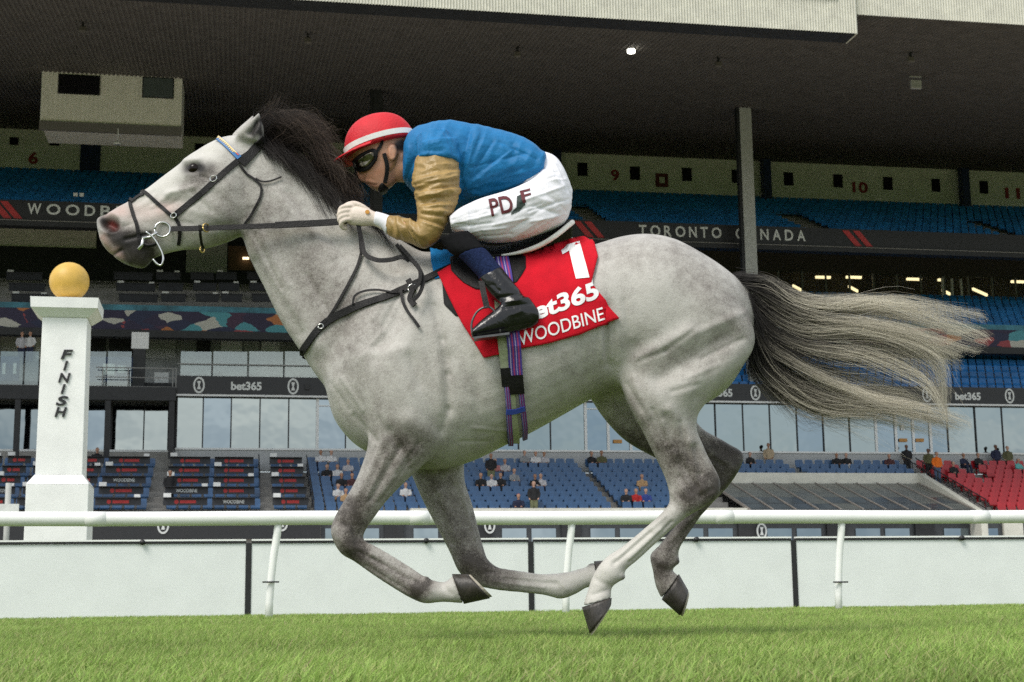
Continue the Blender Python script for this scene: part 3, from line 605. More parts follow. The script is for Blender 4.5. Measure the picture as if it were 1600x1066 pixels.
def print_on(name, s, quad, bvh, m, par, bold=.03, lift=.0025, sub=4, spacing=1., geo=None):
    """quad in photo pixels: bottom-left, bottom-right, top-left, top-right"""
    V, Fc = geo or text2d(s, bold, sub, spacing); bl, br, tl, tr = [np.array(q, float) for q in quad]
    vs = []
    for x, y in V:
        q = (bl*(1-x)+br*x)*(1-y)+(tl*(1-x)+tr*x)*y; h = bvh.ray_cast(CAMP, ray(*q).normalized())
        if h[0] is None: h = bvh.find_nearest(P(q[0], q[1], HY-.28))
        n = h[1] if h[1].y < 0 else -h[1]; vs.append(h[0]+n*lift)
    mb = MB(); mb.add(vs, Fc); return bake(mb.build(name, m, par))
def poly_geo(pts, sub=3):
    bm = bmesh.new(); f = bm.faces.new([bm.verts.new((x, y, 0)) for x, y in pts]); bmesh.ops.triangulate(bm, faces=[f])
    for _ in range(sub):
        es = [e for e in bm.edges if e.calc_length() > .2]
        if es: bmesh.ops.subdivide_edges(bm, edges=es, cuts=1); bmesh.ops.triangulate(bm, faces=bm.faces[:])
    bm.verts.index_update(); V = np.array([v.co[:2] for v in bm.verts]); Fc = [tuple(v.index for v in f.verts) for f in bm.faces]; bm.free(); return V, Fc
def one_geo():
    V, Fc = [], []
    for q, nx, ny in (([(.28, 0), (1, 0), (.40, 1), (1, 1)], 5, 12), ([(0, .76), (.38, .82), (0, .88), (.40, 1)], 4, 3)):
        b = len(V)
        for j in range(ny+1):
            for i in range(nx+1):
                x, y = i/nx, j/ny; a = [(q[0][k]*(1-x)+q[1][k]*x)*(1-y)+(q[2][k]*(1-x)+q[3][k]*x)*y for k in (0, 1)]; V.append(a)
        for j in range(ny):
            for i in range(nx): k = b+j*(nx+1)+i; Fc.append((k, k+1, k+nx+2, k+nx+1))
    return np.array(V), Fc
print_on('number_one', '', ((892,437),(921,434),(875,386),(906,377)), CB, white_m, cloth, geo=one_geo())
print_on('sponsor_lettering', 'bet365', ((815,509),(937,466),(811,481),(932,438)), CB, white_m, cloth, .035)
print_on('place_lettering', 'WOODBINE', ((812,541),(945,500),(808,520),(941,480)), CB, white_m, cloth, .004)
pad_m = mat('blue_cloth', (.01, .18, .45), .85, .08, 14, .3, 300, spec=.2)
pg = coons([(672,388),(690,392),(712,396)], [(680,437),(694,433),(712,428)], [(672,388),(674,410),(680,437)], [(712,396),(713,412),(712,428)], 16, 16)
tag(sheet('saddle_pad', drape(pg, .006, .004, 5), .004, pad_m), 'bright blue saddle pad corner showing at the withers in front of the red cloth', 'saddle pad')
ug = coons([(690,430),(760,412),(820,420)], [(712,494),(770,500),(820,500)], [(690,430),(694,476),(712,494)], [(820,420),(822,460),(820,500)], 20, 20)
tag(sheet('under_pad', drape(ug, .004, .0, 6), .003, mat('black_felt', (.012, .012, .013), .9, .2, 30)), 'black felt pad edge peeking out below the front of the red cloth', 'saddle pad')
# saddle
saddle = empty('saddle', P(790, 395, HY), 0, 'small black racing saddle with white edged cantle under the jockey', 'saddle')
def saddle_sheet(top, bot, half, drop, nu=30, nv=9):
    a, b = spline(top, 8), spline(bot, 8); t = np.linspace(0, 1, nu)
    A = np.stack([np.interp(t, np.linspace(0, 1, len(a)), a[:, k]) for k in (0, 1)], 1); B = np.stack([np.interp(t, np.linspace(0, 1, len(b)), b[:, k]) for k in (0, 1)], 1)
    pts = np.zeros((nu, nv, 3))
    for i in range(nu):
        for j in range(nv):
            s = j/(nv-1); q = A[i]*(1-s**1.5)+B[i]*s**1.5; hh = half*(1-.35*max(0, (t[i]-.75)/.25)**2)
            pts[i, j] = P(q[0], q[1], HY-hh*math.sin(s*math.pi/2))
    return pts
st_ = saddle_sheet([(725,372),(770,384),(820,374),(860,358),(880,348),(893,343)], [(735,402),(770,400),(805,396),(838,386),(866,370),(895,347)], .19, 0)
bake(sheet('seat', st_, .018, leather, saddle))
ed = st_[:, -1]; mb = MB(); edm = mat('white_trim', (.78, .76, .70), .6, .1, 30)
for pts in ([Vector(p) for p in ed[8:]], [Vector((p[0], 2*HY-p[1], p[2])) for p in ed[8:]]):
    mb = MB(); mb.tube(pts, [.004+.006*min(1, i/8) for i in range(len(pts))], 8); part(mb, 'trim', edm, saddle, True)
fg = coons([(704,408),(740,396),(790,398),(822,402)], [(726,446),(745,456),(775,458),(808,446)], [(704,408),(706,428),(726,446)], [(822,402),(822,425),(808,446)], 22, 18)
fp = drape(fg, .020); bake(sheet('flap', fp, .008, leather, saddle))
# girth
girth = empty('girth', P(800, 600, HY-.3), 0, 'purple striped elastic girth with lime webbing round the belly', 'girth')
def stripe_mat(name, cols, pos):
    m, t, b = new_mat(name); b.inputs['Roughness'].default_value = .8
    a = t.nodes.new('ShaderNodeAttribute'); a.attribute_name = 'across'; r = t.nodes.new('ShaderNodeValToRGB'); r.color_ramp.interpolation = 'CONSTANT'
    e = r.color_ramp.elements
    e[0].position = 0; e[0].color = (*cols[0], 1); e[1].position = pos[1]; e[1].color = (*cols[1], 1)
    for c, p in list(zip(cols, pos))[2:]: x = e.new(p); x.color = (*c, 1)
    t.links.new(a.outputs['Fac'], r.inputs[0]); t.links.new(r.outputs[0], b.inputs['Base Color']); return m
pur, mag, lav = (.05, .03, .22), (.32, .03, .12), (.35, .32, .5)
web_p = stripe_mat('purple_webbing', [pur, mag, pur, lav, pur, mag, pur, lav, pur], [0, .14, .24, .36, .42, .55, .66, .78, .86])
web_l = mat('lime_webbing', (.36, .38, .25), .8, .12, 60); web_b = mat('blue_keeper', (.03, .06, .35), .6)
def webbing(name, px, width, m, lift, wrap=True, par=girth):
    p, n = on_surf(px, HB2, 6, lift)
    if wrap:
        e = p[-1]; bt = P(px[-1][0], px[-1][1]+4, HY); q = HB.ray_cast(Vector((e.x, HY, e.z-.4)), Vector((0, 0, 1)))[0]
        if q is not None:
            for s in (.35, .7, 1): x = e.lerp(q, s); x.z = min(x.z, e.z+(q.z-e.z)*math.sin(s*math.pi/2))-.004; p.append(x); n.append(Vector((0, -(1-s), -s-.2)))
            for s in (.35, .7, 1): x = Vector((q.x, HY+(HY-e.y)*s, q.z+(e.z-q.z)*(1-math.cos(s*math.pi/2)))); p.append(x); n.append(Vector((0, s, -1.2+s)))
    mb = MB(); ribbon(mb, p, n, width, .004); o = bake(mb.build(name, m, par))
    ac = np.tile([0, 1, 1, 0], len(p)).astype(float); set_attr(o.data, 'across', np.stack([ac]*3, 1)); return o
allv = [tuple(v) for v in get_co(body_me)]; allf = [tuple(q.vertices) for q in body_me.polygons]; o_ = len(allv)
allv += [tuple(p) for p in cp.reshape(-1, 3)]; allf += [tuple(int(o_+x) for x in q) for q in np.stack([idx[:-1, :-1], idx[:-1, 1:], idx[1:, 1:], idx[1:, :-1]], -1).reshape(-1, 4)]
HB2 = BVHTree.FromPolygons(allv, allf)
webbing('lime_strap', [(772,402),(779,450),(785,520),(790,570),(795,610),(799,650),(803,686)], .040, web_l, .006)
webbing('purple_strap', [(783,400),(793,440),(800,500),(805,560),(808,600)], .050, web_p, .012, False)
webbing('purple_strap', [(791,598),(793,630),(794,660),(796,690)], .020, web_p, .012); webbing('purple_strap', [(813,605),(816,640),(818,665),(818,682)], .020, web_p, .012)
webbing('buckle_guard', [(789,575),(790,588),(791,603)], .036, leather, .014, False); webbing('buckle_guard', [(806,585),(807,598),(808,613)], .056, leather, .017, False)
webbing('blue_keeper', [(789,641),(803,640),(818,635)], .020, web_b, .016, False)
GBV = HB2
for i, ch in enumerate('martial'):
    if True: pass
stirrup = empty('stirrup', P(760, 500, HY-.37), 0, 'steel stirrup hanging on a leather under the boot', 'stirrup')
SY = -.372; dsteel = mat('dull_steel', (.12, .12, .12), .4, .2, 40, metal=.8)
mb = MB(); mb.tube([P(x, y, HY+SY-.0) for x, y in spline([(738,524),(737,505),(745,488),(758,480),(768,482),(776,494),(782,520)], 5)], .0042, 8); part(mb, 'iron', dsteel, stirrup, True)
mb = MB(); p = free([(752,440,-.33),(756,460,-.36),(761,482,SY)], 4); ribbon(mb, p, [Vector((0,-1,0))]*len(p), .022, .005); part(mb, 'stirrup_leather', leather, stirrup)
mb = MB(); a, b = P(740, 528.5, HY+SY), P(796, 521.5, HY+SY); mb.add([a+Vector((0, -.03, 0)), b+Vector((0, -.03, 0)), b+Vector((0, .03, 0)), a+Vector((0, .03, 0))]+[x+Vector((0, 0, -.008)) for x in (a+Vector((0, -.03, 0)), b+Vector((0, -.03, 0)), b+Vector((0, .03, 0)), a+Vector((0, .03, 0)))],
   [(0,1,2,3),(7,6,5,4),(0,4,5,1),(1,5,6,2),(2,6,7,3),(3,7,4,0)]); part(mb, 'tread', dsteel, stirrup)

# ================================================================== JOCKEY
def fl(st): return [(a, b, c, d, -e, f) for a, b, c, d, e, f in st]
jockey = empty('person', (P(780, 300, HY).x, HY, 0), 0, 'crouching jockey in blue and gold silks, red cap and white breeches riding the horse', 'person')
arm = [(652,240,712,236,-.175,.075),(647,262,717,262,-.20,.075),(645,285,718,288,-.22,.072),(649,308,716,310,-.235,.066),(652,328,706,328,-.245,.06),(652,342,697,350,-.25,.058),(650,350,686,372,-.25,.056),(645,346,666,387,-.24,.054),
       (632,341,640,380,-.215,.05),(618,338,614,371,-.185,.042),(607,338,603,362,-.165,.036)]
silk_t = [(640,212,630,268,0,.10),(655,203,633,286,0,.15),(680,198,658,306,0,.185),(712,195,690,322,0,.195),(755,203,738,320,0,.187),(798,214,782,308,0,.175),(828,227,815,301,0,.178),(848,245,834,295,0,.172),(855,254,844,290,0,.168)]
thigh = [(702,340,706,360,-.25,.045),(720,326,728,368,-.245,.06),(750,312,762,378,-.235,.075),(790,300,805,376,-.21,.085),(828,284,850,363,-.18,.095),(856,262,882,348,-.14,.10),(866,256,893,322,-.11,.09)]
pelvis = [(818,236,800,296,0,.12),(844,240,826,326,0,.150),(868,250,858,345,0,.165),(884,275,880,346,0,.15),(893,300,890,330,0,.10)]
shin = [(686,374,735,362,-.265,.05),(702,394,750,380,-.28,.052),(723,408,764,396,-.29,.05),(746,432,778,414,-.30,.047),(757,451,796,434,-.315,.044),(773,468,815,458,-.33,.042)]
foot = [(841,484,843,502,-.335,.026),(826,466,832,511,-.335,.034),(800,462,806,519,-.34,.038),(775,482,780,525,-.35,.040),(752,500,755,529,-.36,.038),(738,514,737,528,-.37,.026)]
head_j = [(566,196,622,192,0,.045),(552,212,638,206,0,.066),(548,236,643,222,0,.076),(553,252,640,238,0,.076),(560,263,634,252,0,.070),(565,275,627,266,0,.062),(571,286,621,279,0,.054),(582,295,614,289,0,.042),(590,298,606,294,0,.03)]
neck_j = [(592,262,630,228,0,.055),(612,280,640,232,0,.06),(628,284,655,226,0,.07),(650,280,675,226,0,.08)]
def shrink(st, k, kd): return [(a+(c-a)*(1-k)/2, b+(d-b)*(1-k)/2, c-(c-a)*(1-k)/2, d-(d-b)*(1-k)/2, e, f*kd) for a, b, c, d, e, f in st]
jb = MB(); loft(jb, head_j, HY, 4, 28, 2.2); loft(jb, neck_j, HY, 3, 20)
loft(jb, [(553,254,562,262,0,.010),(556,264,568,268,0,.013),(558,274,572,277,0,.017),(561,281,574,280,0,.018),(566,285,574,283,0,.010)], HY, 4, 14)   # nose
loft(jb, [(607,226,619,226,-.073,.010),(606,234,622,233,-.080,.012),(607,244,619,246,-.078,.010),(609,250,614,252,-.073,.007)], HY, 3, 12)
loft(jb, [(607,226,619,226,.073,.010),(606,234,622,233,.080,.012),(607,244,619,246,.078,.010),(609,250,614,252,.073,.007)], HY, 3, 12)
for st in (silk_t, pelvis): loft(jb, shrink(st, .88, .88), HY, 3, 24)
hand = [(600,338,597,360,-.16,.022),(588,332,584,353,-.15,.026),(572,325,566,354,-.145,.032),(556,321,550,352,-.14,.032),(546,324,542,348,-.135,.026)]
wrist_in = [(612,340,606,364,-.172,.024),(600,338,597,360,-.16,.022)]
for f_ in (lambda s: s, fl):
    for st in (arm, thigh, shin, foot): loft(jb, shrink(f_(st), .85, .82), HY, 3, 20)
    loft(jb, shrink(f_(hand), .8, .8), HY, 3, 16)
jme = fuse(jb, .0056, 3, 'body'); co = get_co(jme); pp = topx(co); no = get_no(jme); d = np.zeros(len(co))
near = 1/(1+np.exp((co[:, 1]-HY)/.01)); far = 1-near
for b in [(560,256,575,252,5,-4),(574,270,590,262,8,3),(576,287,588,289,2.0,-3.5),(573,284,585,286,3,2.5),(579,291,590,292,3,2.5),(570,262,570,280,3,-2),(592,280,606,276,8,-2),(578,278,586,284,2,-2),(612,233,613,243,4.5,-7),(564,279,568,281,2,-2.5),
          (600,290,620,280,5,3)]:
    d += seg_w(pp, *b[:5])*b[5]*.001*np.abs(no[:, 1])**.5
set_co(jme, co+no*d[:, None]); pp = topx(get_co(jme))
lips = seg_w(pp, 572,287,586,289,3)*.5; hairm = np.clip(seg_w(pp, 628,226,640,240,9)+seg_w(pp, 622,228,634,226,7)+seg_w(pp,630,250,636,240,6)*.7, 0, 1); beard = seg_w(pp, 585,290,615,284,8)*.35
base = np.array([.52, .27, .175])[None]*np.ones((len(pp), 1)); base = base*(1-lips[:, None])+np.array([.38, .13, .10])*lips[:, None]
base = base*(1-beard[:, None])+np.array([.25, .15, .11])*beard[:, None]; base = base*(1-hairm[:, None])+np.array([.03, .02, .016])*hairm[:, None]
ch = (seg_w(pp, 568,276,590,268,10)*.25)[:, None]; base = base*(1-ch)+np.array([.55, .2, .13])*ch
set_attr(jme, 'col', base)
skin_m = attr_mat('skin', 'col', .5, spec=.4); skin_m.node_tree.nodes['Principled BSDF'].inputs['Subsurface Weight'].default_value = .08; skin_m.node_tree.nodes['Principled BSDF'].inputs['Subsurface Radius'].default_value = (.01, .004, .002)
bake(link('body', jme, skin_m, jockey, True)); JB = bvh_of(jme)
def ridged(p, sx, sy, seed):
    n = MN.noise(Vector((p[0]*sx, p[1]*sy, seed))); return (1-abs(n)*2.2)
def garment(name, lofts, voxel, iters, m, folds=(), ridges=(), e=2., noise_amp=0., melt=(), melt_n=30):
    mb = MB()
    for st in lofts: loft(mb, st, HY, 4, 32, e)
    me = fuse(mb, voxel, iters, name); co = get_co(me); pp = topx(co)
    if melt:
        w = np.zeros(len(co))
        for s in melt: w = np.maximum(w, seg_w(pp, *s))
        co = smooth_co(me, co, w, melt_n); set_co(me, co); pp = topx(co)
    no = get_no(me); d = np.zeros(len(co)); sd = np.abs(no[:, 1])**.4
    for b in folds: d += np.exp(-np.maximum(1e-9, -np.log(np.maximum(seg_w(pp, *b[:5]), 1e-12)))**.62)*b[5]*.0016*sd
    for ang, fx, fy, amp, seed, box in ridges:
        ca, sa = math.cos(math.radians(ang)), math.sin(math.radians(ang)); q = np.stack([pp[:, 0]*ca+pp[:, 1]*sa, -pp[:, 0]*sa+pp[:, 1]*ca], 1)
        wgt = seg_w(pp, *box) if box else np.ones(len(pp)); ok = np.where(wgt > .02)[0]
        v = np.zeros(len(pp))
        for i in ok: v[i] = ridged((q[i, 0], q[i, 1]+co[i, 1]*60), fx, fy, seed)
        d += v*wgt*amp*.0015
    set_co(me, co+no*d[:, None])
    co2 = smooth_co(me, get_co(me), np.full(len(co), .5), 1); set_co(me, co2)
    return bake(link(name, me, m, jockey, True)), bvh_of(me)
silk_b = mat('blue_silk', (.006, .150, .365), .6, .10, 14, .55, 38, spec=.3); silk_g = mat('gold_silk', (.36, .235, .085), .42, .12, 14, .6, 40, spec=.45)
shoulder = [(652,214,704,210,-.14,.09),(650,232,714,232,-.175,.088),(648,244,718,246,-.192,.082),(648,251,719,254,-.20,.076)]
shirt, SB = garment('silks_jacket', [silk_t, shoulder, fl(shoulder)],   .0042, 3, silk_b, e=2.35,
    folds=[(722,296,800,236,2.6,4),(724,300,815,262,2.6,-4),(726,306,822,282,2.4,4),(728,312,800,302,2.4,-4),(724,290,770,222,2.6,-4),(720,282,748,210,2.4,4),(736,262,820,240,2.4,-3),(760,284,836,262,2.2,3.5),(780,222,838,250,2.4,-3),(690,204,708,240,2.2,-3.5),(674,206,668,240,2.2,3),(656,212,650,250,2.2,-3.5),(662,224,712,218,2.,3.5),(646,246,634,284,2,-4),(736,200,722,260,5,-6),(742,202,730,262,5,4),(718,262,724,305,8,-10),(730,290,800,258,7,5),(740,304,815,280,6,5),(735,280,790,240,5,-5),(690,214,712,226,5,5),(666,228,700,222,4,4),(664,236,690,236,4,-4),(640,232,632,280,4,5),(648,240,640,290,4,-5),(800,225,815,262,6,-4),(830,240,800,290,6,4),(845,256,822,292,3,4),(770,230,750,290,10,4)],
    ridges=[(25,.05,.018,6,1.3,(690,215,850,262,34)),(-60,.012,.06,5,4.7,(640,240,740,300,30)),(-20,.02,.075,4,8.1,(730,300,830,280,22))], melt=[(655,210,700,215,20),(700,240,700,290,24),(660,250,650,290,18)])
sleeve_o = None
for f_ in (lambda s: s, fl):
    sl = [(x if i else x) for i, x in enumerate(arm)]; sl = [(650,247,717,247,-.185,.082)]+sl[1:]
    o, b_ = garment('sleeve', [f_(sl)], .0042, 2, silk_g,
        folds=[(650,284,716,268,2,5),(650,290,718,282,2,-6),(652,302,720,296,2,6),(654,312,716,306,2,-6),(656,324,706,320,2,5),(660,334,700,340,2,-5),(660,346,692,358,2,4),(628,342,646,378,2,-4),(640,344,662,384,2,4),(616,340,626,374,2,-3.5),(655,292,712,276,4,7),(656,300,716,290,3.5,-7),(658,308,718,300,4,8),(660,318,712,312,3.5,-7),(668,262,700,256,3,3),(672,268,712,264,3,-4),(680,250,690,300,6,4),(662,330,700,330,4,6),(656,342,690,352,3,-6),(640,350,660,370,4,5),(625,345,650,352,3,-4),(615,342,612,368,3,-4),(622,342,620,374,4,5),(634,356,660,384,4,4),(690,320,690,350,5,5),(705,300,716,310,4,6)],
        ridges=[(-18,.03,.10,6,2.2,(660,290,705,325,24)),(70,.02,.11,4,5.5,(620,355,665,365,22)),(-10,.05,.10,3,7.7,(665,255,710,275,18))])
    if sleeve_o is None: sleeve_o = o
white_c = mat('white_breeches', (.76, .75, .79), .65, .04, 14, .2, 46, spec=.3)
br, BB = garment('breeches', [pelvis, thigh, fl(thigh)], .0042, 3, white_c, e=2.25,
    folds=[(706,344,780,322,2,-4),(708,350,776,334,2,3.5),(712,356,770,348,2,-4),(722,364,790,356,2,3),(800,306,868,276,2.2,-4),(812,316,880,292,2.2,4),(826,330,886,312,2.2,-4),(830,346,878,336,2,3.5),(846,262,872,268,2,-3.5),(850,284,884,280,2,3),(742,372,800,366,2,-3.5),(860,252,878,282,2,-3),(790,334,846,318,2,-3),(770,352,830,340,2,3),(800,372,850,340,4,4),(795,362,850,325,4,-4),(820,368,870,335,4,4),(712,342,760,330,3,4),(710,350,740,352,3,-4),(870,262,888,300,6,-4),(850,270,880,290,5,4),(850,300,885,330,5,-3),(730,330,736,372,4,5),(745,332,756,376,4,-4),(705,345,712,362,3,3),(840,310,880,320,5,3),(836,322,880,338,4,-4)],
    ridges=[(-25,.02,.07,1.6,3.3,(740,345,880,310,36)),(30,.02,.09,1.8,6.6,(850,255,890,310,24))], melt=[(840,260,880,330,26)])
mb = MB()
tag_g = coons([(850,244),(858,240)], [(862,262),(870,256)], [(850,244),(862,262)], [(858,240),(870,256)], 4, 4)
tp = np.array([[P(x, y, HY-.10) for x, y in r_] for r_ in tag_g]); bake(sheet('waistband', tp, .01, white_c, jockey, mirror=True))
print_on('leg_lettering', 'PD', ((768,338),(804,331),(763,312),(797,305)), BB, mat('maroon_print', (.10, .008, .014), .7), jockey, .02, .003)
print_on('leg_lettering', 'F', ((817,318),(831,313),(812,299),(828,295)), BB, bpy.data.materials['maroon_print'], jockey, .02, .003)
print_on('boot_emblem', '', ((798,336),(822,327),(803,310),(817,303)), BB, mat('dark_green_print', (.02, .035, .03), .7), jockey, geo=poly_geo([(.0,.0),(.55,.02),(.8,.2),(1,.28),(.95,1),(.35,1),(.35,.35),(.05,.2)], 3))
sock = [(686,374,735,362,-.265,.054),(702,394,750,380,-.28,.056),(716,402,758,389,-.287,.055)]
denim = [(714,401,757,388,-.287,.055),(724,408,765,396,-.29,.053),(746,432,779,413,-.30,.050),(752,442,786,422,-.306,.048)]
bootm = mat('boot_leather', (.006, .006, .007), .2, .2, 30, .3, 50, spec=.4, coat=.2)
for f_ in (lambda s: s, fl):
    garment('sock', [f_(sock)], .006, 2, mat('black_knit', (.010, .010, .011), .95, .2, 60, .3, 400, spec=.1))
    garment('gaiter', [f_(denim)], .006, 2, mat('denim_blue', (.016, .026, .075), .95, .3, 120, .4, 300, spec=.1))
    garment('boot', [f_([(748,436,784,418,-.305,.046),(758,452,797,435,-.318,.046),(774,470,816,458,-.33,.044),(790,482,826,478,-.335,.042)]), f_(foot)], .004, 4, bootm,
        folds=[(780,466,822,456,3,-4),(784,474,828,466,3,4),(788,480,830,474,2.5,-4),(800,492,815,486,4,3),(770,445,780,455,4,-3),(745,522,830,507,1.5,-3)], melt=[(790,478,815,478,10)], melt_n=12)
# gloves
glove_m = mat('cream_glove', (.70, .60, .52), .7, .07, 40, .25, 300)
for sg in (1, -1):
    mb = MB(); loft(mb, [(a, b, c, d, sg*e, f) for a, b, c, d, e, f in hand], HY, 3, 20)
    for kx, (y0, dd) in enumerate(((323, -.02), (330, -.024), (337, -.024), (344, -.02))):      # four fingers closed on the rein, unequal
        ln = (1.0, 1.12, 1.05, .86)[kx]
        pts = [(556, y0+1, -.15), (546, y0-1, -.158), (546-11*ln, y0+1, -.160), (546-15*ln, y0+7, -.152), (546-12*ln, y0+12, -.140), (548-7*ln, y0+13, -.130)]
        mb.tube([P(x, y, HY+sg*o) for x, y, o in spline(pts, 3)], [.0098]*10+[.0092]*5+[.008], 10)
    mb.tube([P(x, y, HY+sg*o) for x, y, o in spline([(576,330,-.15),(562,321,-.155),(549,318,-.15),(538,323,-.145),(533,329,-.142)], 3)], [.0115]*6+[.010]*5+[.008]*2, 10)
    me = fuse(mb, .0032, 2, 'glove'); gl = bake(link('glove', me, glove_m, jockey, True))
    mb = MB(); loft(mb, [(611,338,604,366,sg*-.172,.036),(600,334,596,358,sg*-.160,.032),(588,331,584,352,sg*-.15,.030)], HY, 4, 24); bake(mb.build('cuff', white_c, jockey, True))
    if sg > 0:
        mb = MB(); q = P(574, 331, HY-.182); mb.add([q+Vector((math.cos(a)*.009, -.0, math.sin(a)*.008)) for a in np.linspace(0, 2*math.pi, 13)[:-1]]+[q+Vector((math.cos(a)*.009, .006, math.sin(a)*.008)) for a in np.linspace(0, 2*math.pi, 13)[:-1]], [tuple(range(11, -1, -1))]+[(i, (i+1) % 12, 12+(i+1) % 12, 12+i) for i in range(12)])
        bake(mb.build('glove_emblem', mat('emblem_gold', (.55, .25, .03), .5), jockey))
# cap
CC = P(593, 226, HY); fw = (P(538, 243, HY)-P(647, 211, HY)).normalized(); up3 = Vector((0, 1, 0)).cross(fw); up3 = up3 if up3.z > 0 else -up3
def capP(az, r, z, a=.144, b=.104): return CC + fw*(math.cos(az)*a*r) + Vector((0, math.sin(az)*b*r, 0)) + up3*z
cap_red = mat('red_cap', (.56, .016, .026), .6, .08, 16, .3, 120, spec=.3)
vs, fs = [], []; nA, nR = 48, 18
for i in range(nR+1):
    t = i/nR*math.pi/2; rr = math.cos(t)**.86; zz = .142*math.sin(t)**.95-.016
    for k in range(nA):
        az = 2*math.pi*k/nA; q = 1+.012*math.sin(az*7+1)*math.sin(t*2)+.010*MN.noise(Vector((math.cos(az)*2.5, math.sin(az)*2.5, t*2.5)))*(1 if i > 1 else .3)
        sq = 1+.05*max(0, -math.cos(az))*math.sin(2*t)
        vs.append(capP(az, max(rr, .002)*q*sq, zz))
for i in range(nR):
    for k in range(nA): fs.append((i*nA+k, i*nA+(k+1) % nA, (i+1)*nA+(k+1) % nA, (i+1)*nA+k))
fs.append(tuple(range(nA-1, -1, -1)))
mb = MB(); mb.add(vs, fs); capo = bake(mb.build('cap', cap_red, jockey, True)); KB = BVHTree.FromPolygons([tuple(v) for v in vs], fs)
vs, fs = [], []
for k in range(25):
    az = math.radians(-82+164*k/24); ex = .058*max(0, math.cos(az))**.8
    for r0, z0 in ((.97, -.004), (.97, -.012)): vs.append(capP(az, r0, z0))
    for z0 in (-.024, -.018): vs.append(capP(az, 1., 0)+fw*ex+Vector((0, math.sin(az)*.012, 0))+up3*(z0-.004*math.cos(az)))
for k in range(24):
    a = k*4; b = a+4
    for q in ((0, 3), (3, 2), (2, 1), (1, 0)): fs.append((a+q[0], a+q[1], b+q[1], b+q[0]))
mb = MB(); mb.add(vs, fs); bake(mb.build('peak', cap_red, capo, True))
vs, fs = [], []
for k in range(nA):
    az = 2*math.pi*k/nA
    for r0, z0 in ((1.012, -.004), (1.018, .018), (.99, .018), (.985, -.004)): vs.append(capP(az, r0, z0))
for k in range(nA):
    for q in range(4): fs.append((k*4+q, k*4+(q+1) % 4, ((k+1) % nA)*4+(q+1) % 4, ((k+1) % nA)*4+q))
mb = MB(); mb.add(vs, fs); bake(mb.build('cap_band', mat('white_band', (.78, .76, .74), .6), capo))
def patch(name, out, bvh, lift, thick, m, par, mirror=False, rings=4):
    o = np.array(spline(list(out)+[out[0]], 4)[:-1]); c = o.mean(0); n = len(o); vs, fs = [], []
    for r in range(rings):
        for q in c+(o-c)*(1-r/rings):
            h = bvh.ray_cast(CAMP, ray(*q).normalized())
            if h[0] is None or h[0].y > HY+.02: h = bvh.find_nearest(P(q[0], q[1], HY-.03))
            nn = h[1] if h[1].y < 0 else -h[1]; vs.append(h[0]+nn*lift)
    h = bvh.ray_cast(CAMP, ray(*c).normalized()); vs.append(h[0]+h[1]*lift)
    for r in range(rings-1):
        for k in range(n): fs.append((r*n+k, r*n+(k+1) % n, (r+1)*n+(k+1) % n, (r+1)*n+k))
    for k in range(n): fs.append(((rings-1)*n+k, (rings-1)*n+(k+1) % n, rings*n))
    if mirror:
        mb = MB(); mb.add([Vector((v.x, 2*HY-v.y, v.z)) for v in vs], [f[::-1] for f in fs]); ob = bake(mb.build(name, m, par, True)); md = ob.modifiers.new('t', 'SOLIDIFY'); md.thickness = thick; md.offset = -1
    mb = MB(); mb.add(vs, fs); ob = bake(mb.build(name, m, par, True)); md = ob.modifiers.new('t', 'SOLIDIFY'); md.thickness = thick; md.offset = -1; return ob
gog = patch('goggle_frame', [(554,250),(562,243),(582,233.5),(590,238),(589,251),(576,267),(560,266)], JB, .006, .008, leather, jockey, True)
patch('goggle_lens', [(558,253),(565,246.5),(580,238.5),(585.5,241),(585,249.5),(574.5,262),(563,261.5)], JB, .013, .006, mat('mirror_lens', (.17, .15, .11), .16, .5, 40, metal=1.), gog, True)
HJ = BVHTree.FromPolygons([tuple(v.co) for v in jme.vertices]+[tuple(v.co) for v in capo.data.vertices], [tuple(p.vertices) for p in jme.polygons]+[tuple(i+len(jme.vertices) for i in p.vertices) for p in capo.data.polygons])
mb = MB(); strap(mb, [(627,181),(617,195),(606,210),(594,230),(588,240)], .013, .003, HJ, True, .004); part(mb, 'goggle_strap', leather, gog)
mb = MB(); strap(mb, [(600,240),(604,256),(604,270),(601,286)], .016, .004, HJ, True, .004); part(mb, 'chin_strap', leather, jockey)
mb = MB(); strap(mb, [(621,240),(616,256),(608,266)], .010, .003, HJ, True, .003); part(mb, 'chin_strap', mat('tan_strap', (.22, .11, .04), .7), jockey)
mb = MB(); loft(mb, [(592,290,604,284,0,.04),(590,296,607,290,0,.045),(594,303,606,297,0,.035)], HY, 4, 18); bake(mb.build('chin_cup', leather, jockey, True))
